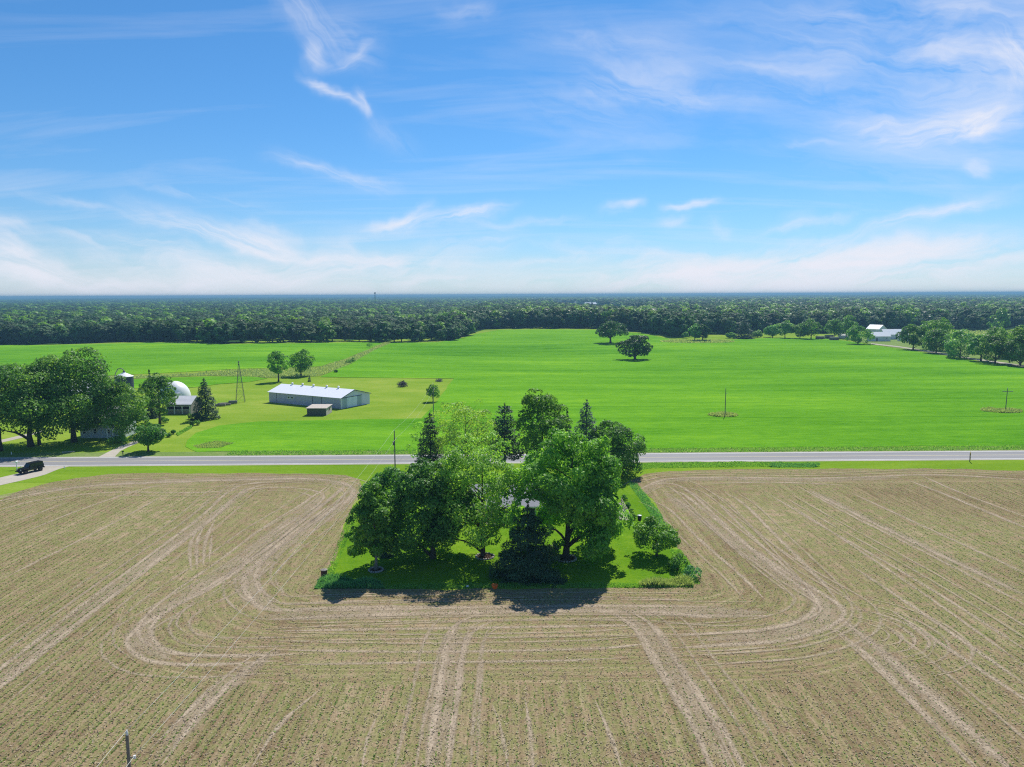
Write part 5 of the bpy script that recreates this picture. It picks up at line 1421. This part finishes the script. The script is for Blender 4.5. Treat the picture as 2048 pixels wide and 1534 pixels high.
def mulch_ring(px, py, r, n, label):
    p = G(px, py); o = empty('mulch_ring', p); tag(o, label, 'mulch ring', 'stone edged mulch rings round yard trees')
    n_ = 28
    MB().tube([(0, 0, 0.0), (0, 0, .06), (0, 0, .14)], [r, r * .97, r * .4], n_).build('mulch', M['mulch'], o, True)
    st = MB().tube([(-.14, 0, .0), (-.06, 0, .03), (.07, 0, .03), (.14, 0, 0)], [.05, .13, .13, .05], 7).mesh('stone', M['stone'], True)
    for k in range(n):
        q = link(bpy.data.objects.new('stone', st), o); a = 2 * PI * k / n
        q.location = (r * math.cos(a), r * math.sin(a), .07); q.rotation_euler = (0, 0, a + PI / 2 + rgw.normal(0, .2)); s_ = rgw.uniform(.8, 1.25); q.scale = (s_, s_, s_)
mulch_ring(752, 1141, 0.85, 18, 'stone edged mulch ring round the pale trunked tree')
mulch_ring(970, 1114, 1.15, 22, 'stone edged mulch ring round the airy light green tree')
mulch_ring(1132, 1118, 1.3, 24, 'stone edged mulch ring round the biggest maple')

# garden plot with low rail fence
gp = P((1214, 1006), (1243, 1006), (1262, 1041), (1214, 1041))
sheet('garden_plot', gp, M['plot'], 0.03, 'pale bare garden plot beside the biggest maple', 3.0)
fn = empty('garden_fence', (gp[2][0], gp[2][1], 0)); tag(fn, 'low pale rail fence round the bare garden plot', 'fence')
corner = [Vector((*gp[1], 0)), Vector((*gp[2], 0)), Vector((*gp[3], 0))]
for a, b in ((corner[0], corner[1]), (corner[1], corner[2])):
    d = b - a; n = max(2, int(d.length / 1.6))
    for k in range(n + (1 if b is corner[2] else 0)):
        q = a + d * k / n - corner[1]
        MB().box(q.x - .05, q.x + .05, q.y - .05, q.y + .05, -.1, .85).build('post', M['wood_pale'], fn)
    for zz in (.4, .75):
        MB().tube([a - corner[1] + Vector((0, 0, zz)), b - corner[1] + Vector((0, 0, zz))], .035, 5).build('rail', M['wood_pale'], fn)

# ------------------------------------------------------------------ wheel tracks in the crop field
def ribbon(name, pts, w, mat, z, parent, seed):
    rg = np.random.default_rng(seed)
    P3 = [Vector((x, y, 0)) for x, y in pts]
    # Catmull-Rom
    out = []
    Q = [P3[0] * 2 - P3[1]] + P3 + [P3[-1] * 2 - P3[-2]]
    for i in range(1, len(Q) - 2):
        n = max(2, int((Q[i + 1] - Q[i]).length / 1.0))
        for k in range(n):
            t = k / n; a, b, c, d = Q[i - 1], Q[i], Q[i + 1], Q[i + 2]
            out.append(0.5 * ((2 * b) + (c - a) * t + (2 * a - 5 * b + 4 * c - d) * t * t + (3 * b - a - 3 * c + d) * t ** 3))
    out.append(P3[-1])
    V = []; UV = []; L_ = 0
    for i, p in enumerate(out):
        d = (out[min(i + 1, len(out) - 1)] - out[max(i - 1, 0)]).normalized(); n = Vector((-d.y, d.x, 0))
        ww = w * .5 * rg.uniform(.8, 1.2)
        taper = min(1.0, 0.15 + min(i, len(out) - 1 - i) / 6.0)
        V += [p - n * ww * taper, p + n * ww * taper]; L_ += 0 if i == 0 else (p - out[i - 1]).length; UV += [(0, L_), (1, L_)]
    V = np.array([(v.x, v.y, z) for v in V]); k = np.arange(len(out) - 1) * 2
    F = np.stack([k, k + 1, k + 3, k + 2], 1)
    a, b, c = V[F[0, 0]], V[F[0, 1]], V[F[0, 2]]
    if np.cross(b - a, c - a)[2] < 0: F = F[:, ::-1]
    me = quads_mesh(name, V, F, mat)
    ul = me.uv_layers.new(name='UVMap'); li = np.empty(len(me.loops), np.int32); me.loops.foreach_get('vertex_index', li)
    ul.data.foreach_set('uv', np.array(UV, np.float32)[li].ravel())
    return link(bpy.data.objects.new(name, me), parent), out
TR = [
    ([(-60, 1425), (0, 1374), (150, 1252), (300, 1132), (420, 1040), (485, 985), (540, 966)], .75, 1),
    ([(-60, 1385), (0, 1338), (150, 1222), (300, 1110), (400, 1035), (455, 985), (500, 967), (600, 962)], .6, 1),
    ([(700, 962), (668, 990), (600, 1045), (500, 1120), (400, 1183), (310, 1235), (262, 1268), (258, 1295), (300, 1322), (400, 1330), (560, 1322)], .6, 1),
    ([(690, 975), (620, 1030), (520, 1108), (430, 1172), (345, 1215), (305, 1250), (308, 1282), (350, 1305), (450, 1312), (620, 1308)], .6, 1),
    ([(660, 970), (600, 1010), (520, 1060), (440, 1120), (340, 1190), (285, 1240), (280, 1275), (320, 1305)], .45, 1),
    ([(690, 1000), (620, 1050), (545, 1100), (500, 1140), (488, 1170), (505, 1200), (545, 1220), (700, 1215), (900, 1213)], .8, 1),
    ([(660, 1010), (580, 1070), (530, 1115), (512, 1150), (520, 1180), (560, 1205)], .6, 1),
    ([(382, 1142), (380, 1095), (394, 1060)], .5, 1), ([(394, 1138), (394, 1085), (408, 1052)], .5, 1), ([(406, 1130), (412, 1080), (430, 1040)], .5, 1), ([(418, 1122), (424, 1070)], .5, 1),
    ([(-40, 1010), (60, 990), (180, 972), (320, 965), (480, 960), (620, 958), (690, 968), (706, 985), (680, 1015)], .9, 1),
    ([(-40, 1030), (80, 1000), (220, 985), (400, 985), (560, 975), (640, 985), (640, 1005), (590, 1040), (520, 1080)], .5, 1),
    ([(0, 1085), (160, 1020), (300, 975), (420, 960)], .45, 1), ([(0, 1160), (200, 1060), (330, 990)], .4, 1), ([(0, 1055), (140, 1003)], .45, 1),
    ([(530, 1240), (700, 1232), (900, 1226), (1100, 1222), (1300, 1224), (1400, 1232), (1540, 1232)], 1.0, 2),
    ([(620, 1222), (800, 1218), (1000, 1214), (1200, 1212), (1420, 1214)], .7, 2),
    ([(560, 1262), (800, 1258), (1000, 1255), (1200, 1252), (1300, 1250)], .5, 2),
    ([(550, 1300), (800, 1304), (1000, 1302), (1200, 1297), (1320, 1285)], .45, 2), ([(560, 1330), (800, 1326), (1100, 1322), (1250, 1316)], .4, 2),
    ([(960, 1228), (915, 1248), (893, 1290), (885, 1340), (870, 1430), (850, 1560)], .75, 2), ([(990, 1240), (945, 1265), (925, 1310), (917, 1370), (905, 1440), (892, 1560)], .7, 2),
    ([(1215, 1222), (1265, 1250), (1300, 1300), (1340, 1370), (1385, 1450), (1432, 1560)], .8, 2), ([(1260, 1222), (1310, 1255), (1345, 1310), (1395, 1385), (1440, 1450), (1500, 1560)], .75, 2),
    ([(985, 1410), (1000, 1450), (1010, 1500), (1020, 1560)], .4, 2), ([(1050, 1395), (1060, 1460), (1068, 1560)], .45, 2), ([(1190, 1400), (1220, 1470), (1250, 1560)], .4, 2), ([(760, 1420), (735, 1480), (720, 1560)], .35, 2),
    ([(640, 1380), (560, 1450), (500, 1540)], .45, 2), ([(560, 1290), (480, 1350), (400, 1430), (320, 1534)], .6, 2), ([(520, 1300), (420, 1380), (300, 1500)], .45, 2),
    ([(1270, 985), (1300, 970), (1345, 968), (1380, 985), (1440, 1040), (1510, 1105), (1580, 1160), (1626, 1192), (1632, 1215), (1600, 1240), (1530, 1258), (1430, 1267), (1330, 1270)], .6, 1),
    ([(1320, 985), (1360, 985), (1420, 1030), (1500, 1095), (1580, 1150), (1640, 1185), (1680, 1212), (1684, 1236), (1640, 1262), (1560, 1282), (1450, 1290), (1340, 1297)], .7, 1),
    ([(1450, 985), (1490, 1010), (1560, 1080), (1640, 1160), (1672, 1200)], .6, 1), ([(1430, 1000), (1480, 1050), (1560, 1125), (1620, 1180)], .5, 1),
    ([(1300, 1000), (1340, 1020), (1400, 1080), (1480, 1150), (1530, 1200)], .5, 1),
    ([(1700, 1216), (1770, 1232), (1830, 1258), (1858, 1284), (1845, 1305), (1800, 1316)], .5, 1), ([(1730, 1228), (1790, 1248), (1828, 1275), (1820, 1298), (1785, 1306)], .45, 1), ([(1760, 1250), (1800, 1275), (1795, 1295)], .4, 1),
    ([(1690, 1243), (1770, 1310), (1880, 1410), (2000, 1520), (2060, 1580)], .85, 2), ([(1668, 1256), (1750, 1325), (1840, 1420), (1950, 1540)], .75, 2),
    ([(1620, 983), (1750, 1048), (1900, 1120), (2060, 1196)], .7, 1), ([(1600, 975), (1700, 1030), (1850, 1105), (2060, 1215)], .5, 1), ([(1700, 985), (1830, 1045), (1960, 1105), (2080, 1160)], .5, 1),
    ([(1820, 962), (1880, 985), (1960, 1018), (2080, 1068)], .8, 1), ([(1840, 950), (1920, 985), (2080, 1045)], .5, 1),
    ([(1540, 990), (1640, 1050), (1780, 1130), (1920, 1215), (2080, 1320)], .45, 1), ([(1580, 1010), (1680, 1075), (1850, 1190), (2060, 1340)], .4, 1), ([(1780, 1220), (1900, 1300), (2080, 1420)], .6, 1), ([(1700, 1130), (1850, 1230), (2080, 1390)], .5, 1),
    ([(1290, 972), (1340, 958), (1450, 955), (1620, 957), (1760, 953), (1830, 950), (1930, 952), (2080, 962)], .9, 1), ([(1420, 968), (1500, 965), (1620, 967), (1700, 972)], .7, 1),
]
track_pts = []
for k, (pp, w, _) in enumerate(TR):
    o, pts = ribbon('wheel_track', P(*pp), w * 1.7, M['track'], 0.024 + 0.0004 * k, crop, 500 + k)
    track_pts += [(p.x, p.y, w) for p in pts]
track_pts = np.array(track_pts)
for k, (pp, w, _) in enumerate(TR):
    if len(pp) < 5:
        continue
    q = [Vector((x, y, 0)) for x, y in P(*pp)]
    for off, sd_ in ((1.7, 0), (-2.3, 1), (3.6, 2)):
        if (k * 7 + sd_ * 3) % 4 == 0:
            continue
        qq = []
        for i in range(len(q)):
            d = (q[min(i + 1, len(q) - 1)] - q[max(i - 1, 0)]).normalized()
            qq.append(((q[i] + Vector((-d.y, d.x, 0)) * off).x, (q[i] + Vector((-d.y, d.x, 0)) * off).y))
        ribbon('wheel_track', qq, .55, M['faint'], 0.0450 + 0.0003 * (k * 3 + sd_), crop, 900 + k * 3 + sd_)
SW = [
    ([(520, 1232), (700, 1226), (900, 1222), (1100, 1218), (1300, 1220), (1540, 1226)], 4.5), ([(-40, 1000), (120, 978), (300, 964), (500, 958), (640, 960), (700, 975)], 5.0),
    ([(720, 985), (640, 1040), (560, 1095), (500, 1150), (510, 1195), (560, 1220)], 4.5), ([(650, 990), (540, 1070), (420, 1160), (300, 1240), (275, 1285), (340, 1320)], 3.5),
    ([(1280, 990), (1330, 962), (1450, 958), (1640, 960), (1800, 955)], 4.0), ([(1330, 985), (1420, 1050), (1520, 1120), (1620, 1190), (1650, 1225), (1560, 1265), (1400, 1280)], 4.0),
    ([(920, 1240), (900, 1300), (880, 1420), (860, 1560)], 3.2), ([(1250, 1225), (1320, 1290), (1400, 1420), (1470, 1560)], 3.4), ([(1680, 1235), (1780, 1320), (1900, 1430), (2040, 1560)], 3.4),
    ([(-60, 1410), (150, 1240), (300, 1122), (440, 1020), (500, 975)], 3.0), ([(560, 1300), (430, 1390), (300, 1534)], 3.5), ([(1620, 980), (1800, 1070), (2080, 1205)], 3.0),
]
for k, (pp, w) in enumerate(SW):
    ribbon('worn_swath', P(*pp), w, M['swath'], 0.0200 + 0.0003 * k, crop, 700 + k)

# ------------------------------------------------------------------ seedlings in rows
def seedlings():
    rg = np.random.default_rng(21)
    out = []
    def thin(x, y):
        k = inside(crop_poly_in, x, y)
        return x[k], y[k]
    crop_poly_in = crop_rag
    X0, X1, Y0, Y1 = -135, 135, 44, 150
    # rows along the view, and rows round yard and road
    xs = np.arange(X0, X1, .76)
    for x in xs:
        n = int((Y1 - Y0) / .10); y = rg.uniform(Y0, Y1, n); xx = x + rg.normal(0, .05, n)
        k = (np.abs(xx) < 0.78 * y + 8)
        xx, y = xx[k], y[k]; k = head_mask(xx, y) < .5; out.append((xx[k], y[k]))
    n = 640000
    x = rg.uniform(-115, 115, n); y = rg.uniform(44, 146, n)
    k = (np.abs(x) < .78 * y + 8) & (head_mask(x, y) > .5); x, y = x[k], y[k]
    s_ = sdf_all(x, y); k = np.abs((s_ / .76) % 1 - .5) < .09; out.append((x[k], y[k]))
    x = np.concatenate([a for a, b in out]); y = np.concatenate([b for a, b in out])
    x, y = thin(x, y)
    # patchy stand
    pat = (np.sin(x / 7.1 + 1.3 * np.sin(y / 9.0)) + np.sin(y / 6.3 + 1.7 * np.sin(x / 11.0)) + np.sin((x + y) / 15.0)) / 3
    k = rg.random(len(x)) < np.clip(.62 + .38 * pat, .12, 1)
    x, y = x[k], y[k]
    # tracks carry fewer plants
    cell = {}
    for tx_, ty_, tw_ in track_pts:
        cell.setdefault((int(tx_ // 1), int(ty_ // 1)), 1)
    keys = np.array(list(cell.keys())); g = np.zeros((400, 300), bool)
    kx, ky = keys[:, 0] + 200, keys[:, 1] + 50
    ok = (kx >= 0) & (kx < 400) & (ky >= 0) & (ky < 300); g[kx[ok], ky[ok]] = True
    on = g[np.clip((x // 1).astype(int) + 200, 0, 399), np.clip((y // 1).astype(int) + 50, 0, 299)]
    k = ~on | (rg.random(len(x)) < .3)
    x, y = x[k], y[k]
    n = len(x)
    pos = np.column_stack([x, y, .025 + rg.uniform(.02, .07, n)])
    nr = unit(rg.normal(0, .32, (n, 3)) + np.array([0, 0, 1.0]))
    V, F = leaf_quads(rg, pos, nr, rg.uniform(.05, .115, n), .7, .12)
    me = quads_mesh('seedlings', V, F, M['sprout'], False, {'v': np.clip(rg.normal(.5, .25, n), 0, 1)})
    o = link(bpy.data.objects.new('seedlings', me)); tag(o, 'thin rows of small green seedlings across the bare field', 'seedlings', kind='stuff')
    return n
print('seedlings', seedlings())

# corn stubble and clods lying on the soil
def litter():
    rg = np.random.default_rng(31); n = 90000
    y = 44 + 100 * rg.random(n) ** 1.25; x = rg.uniform(-1, 1, n) * (.78 * y + 8)
    k = inside(crop_rag, x, y); x, y = x[k], y[k]; n = len(x)
    a = rg.uniform(0, PI, n); L_ = rg.uniform(.04, .12, n); w = rg.uniform(.015, .035, n); z = .03 + rg.uniform(0, .03, n)
    d = np.column_stack([np.cos(a), np.sin(a), rg.normal(0, .25, n)]) * L_[:, None]; s_ = np.column_stack([-np.sin(a), np.cos(a), np.zeros(n)]) * w[:, None]
    c = np.column_stack([x, y, z + .03])
    V = np.stack([c - d - s_, c + d - s_, c + d + s_, c - d + s_], 1).reshape(-1, 3)
    me = quads_mesh('crop_residue', V, np.arange(4 * n).reshape(n, 4), M['residue'], False, {'v': rg.random(n)})
    tag(link(bpy.data.objects.new('crop_residue', me)), 'scattered pale straw and dark clods on the bare soil', 'straw', kind='stuff')
M['residue'] = leaf_mat('straw_residue', (.06, .045, .026), (.26, .20, .125), (.44, .36, .24), .0, .9, 0.0)
litter()

# ------------------------------------------------------------------ tall grass and weeds
def tufts(name, poly, n, h, mat, label, seed, w=.05, lean=.35, blade=3):
    rg = np.random.default_rng(seed)
    xs = [p[0] for p in poly]; ys = [p[1] for p in poly]
    x = rg.uniform(min(xs), max(xs), n * 3); y = rg.uniform(min(ys), max(ys), n * 3); k = inside(poly, x, y); x, y = x[k][:n], y[k][:n]
    n = len(x); z = hgt(x, y) + .02
    pat = .75 + .4 * np.sin(x * 1.1 + 2 * np.sin(y * .7)) * np.sin(y * 1.3 + x * .4)
    hh = h * rg.uniform(.45, 1.1, n) * pat
    a = rg.uniform(0, 2 * PI, n); ww = w * rg.uniform(.6, 1.6, n)
    s_ = np.column_stack([np.cos(a), np.sin(a), np.zeros(n)]) * ww[:, None]
    tip = np.column_stack([rg.normal(0, lean, n) * hh, rg.normal(0, lean, n) * hh, hh])
    c = np.column_stack([x, y, z])
    V = np.stack([c - s_, c + s_, c + tip * .6 + s_ * .8 + np.array([0, 0, .08]) * hh[:, None], c + tip], 1).reshape(-1, 3)
    me = quads_mesh(name, V, np.arange(4 * n).reshape(n, 4), M[mat], False, {'v': np.clip(rg.normal(.5, .25, n), 0, 1)})
    return tag(link(bpy.data.objects.new(name, me)), label, 'grass', kind='stuff')
def ell(px, py, rx, ry, n=20):
    p = G(px, py)
    return [(p.x + rx * math.cos(t), p.y + ry * math.sin(t)) for t in np.linspace(0, 2 * PI, n, endpoint=False)]
tufts('tall_grass', [(YX0 - 1.2, YY0 - .8), (YX0 + 7, YY0 - .8), (YX0 + 6.5, YY0 + .6), (YX0 + .5, YY0 + 2.4), (YX0 - 1.2, YY0 + 1.8)], 6500, .75, 'weed_blue', 'tall blue green grass round the rusty barrel', 61, .04)
tufts('tall_grass', [(YX0 + 7, YY0 - .9), (YX1 + .5, YY0 - .9), (YX1 + .5, YY0 + .3), (YX0 + 7, YY0 + .2)], 9000, .35, 'weed', 'ragged grass edge along the front of the yard', 62, .035)
tufts('tall_grass', [(YX1 - 5.5, YY0 - .7), (YX1 + .6, YY0 - .7), (YX1 + .8, YY0 + 1.2), (YX1 - 5.5, YY0 + .2)], 3500, .85, 'weed_dry', 'dry brownish weeds along the right front yard corner', 63, .04)
tufts('tall_grass', [(YX1 - .2, YY0 + 1), (YX1 + 1.6, YY0 - .2), (YX1 + 2.0, YY0 + 6), (YX1 + 2.0, YY0 + 12), (YX1 + .6, YY0 + 12)], 2600, .28, 'weed', 'fresh green grass spilling into the field by the small tree', 64, .04)
tufts('tall_grass', [(YX1 + .6, 97), (YX1 + 1.8, 96), (YX1 + 2.6, 112), (YX1 + 2.0, 130), (YX1 + .4, 132), (YX1 + .9, 112)], 4500, .30, 'weed_blue', 'blue green tall grass strip along the right side of the yard', 65, .045)
tufts('tall_grass', [(YX0 - 3.6, 112), (YX0 - 2.2, 112), (YX0 + .2, YY0 + 2), (YX0 - .8, YY0 + 2)], 2200, .22, 'weed', 'grass fringe along the left side of the yard', 66, .04)
v1 = P((1270, 944), (1300, 937), (1500, 934), (1640, 934), (1640, 926), (1500, 924), (1300, 926), (1262, 932))
tufts('tall_grass', v1, 12000, .32, 'weed', 'thick tall grass bank between road and field, right of yard', 67, .06)
tufts('tall_grass', P((1540, 935), (1632, 935), (1640, 929), (1540, 927)), 2200, .42, 'weed_blue', 'dark green weed patch on the bank beside the road', 68, .07)
tufts('tall_grass', ell(1446, 830.5, 4.2, 3.2), 3000, .8, 'weed_dry', 'pale weed mound at the foot of the middle field pole', 69, .08)
tufts('tall_grass', ell(2003, 822, 5.6, 4.0), 4000, .8, 'weed_dry', 'pale weed mound at the foot of the crossarm pole', 70, .08)
tufts('tall_grass', ditch, 26000, 1.0, 'weed_dry', 'rough pale weeds filling the ditch and track', 71, .12)
tufts('tall_grass', [road_pt(-60, ROAD_W + .8), road_pt(130, ROAD_W + .8), road_pt(130, ROAD_W + 5.2), road_pt(-60, ROAD_W + 5.2)], 16000, .5, 'weed', 'long grass verge along the far edge of the road', 72, .06)
tufts('tall_grass', P((352, 868), (372, 858), (384, 852), (384, 856), (356, 872)), 1500, .7, 'weed', 'weedy fence row between farm lawn and hay strip', 73, .06)
tufts('tall_grass', P((386, 892), (430, 884), (470, 886), (440, 896), (395, 897)), 2200, .5, 'weed_dry', 'pale patch of weeds at the corner of the hay strip', 74, .06)
tufts('tall_grass', ell(1395, 683, 26, 14), 4000, 1.2, 'weed_dry', 'pale rough grass round the paired trees in the dip', 75, .25)
mar = P((1830, 668), (1900, 664), (2000, 663), (2100, 668), (2100, 676), (1900, 676), (1830, 676))
tufts('marsh_scrub', mar, 9000, 1.8, 'weed_dry', 'pale reed marsh between the right tree row and wood', 76, .45)

# ------------------------------------------------------------------ air
hz = MB().box(-14900, 14900, -560, 14950, -1.2, HAZE_TOP).build('haze', None)
tag(hz, 'thin blue summer haze over the land', 'haze', kind='stuff')
hm = bpy.data.materials.new('haze'); hm.use_nodes = True; nt = hm.node_tree; nt.nodes.clear()
o_ = N(nt, 'ShaderNodeOutputMaterial'); pv = N(nt, 'ShaderNodeVolumePrincipled')
pv.inputs['Color'].default_value = (.23, .47, .66, 1); pv.inputs['Density'].default_value = 0.00022; pv.inputs['Anisotropy'].default_value = 0.1
nt.links.new(pv.outputs[0], o_.inputs['Volume']); hz.data.materials.append(hm)
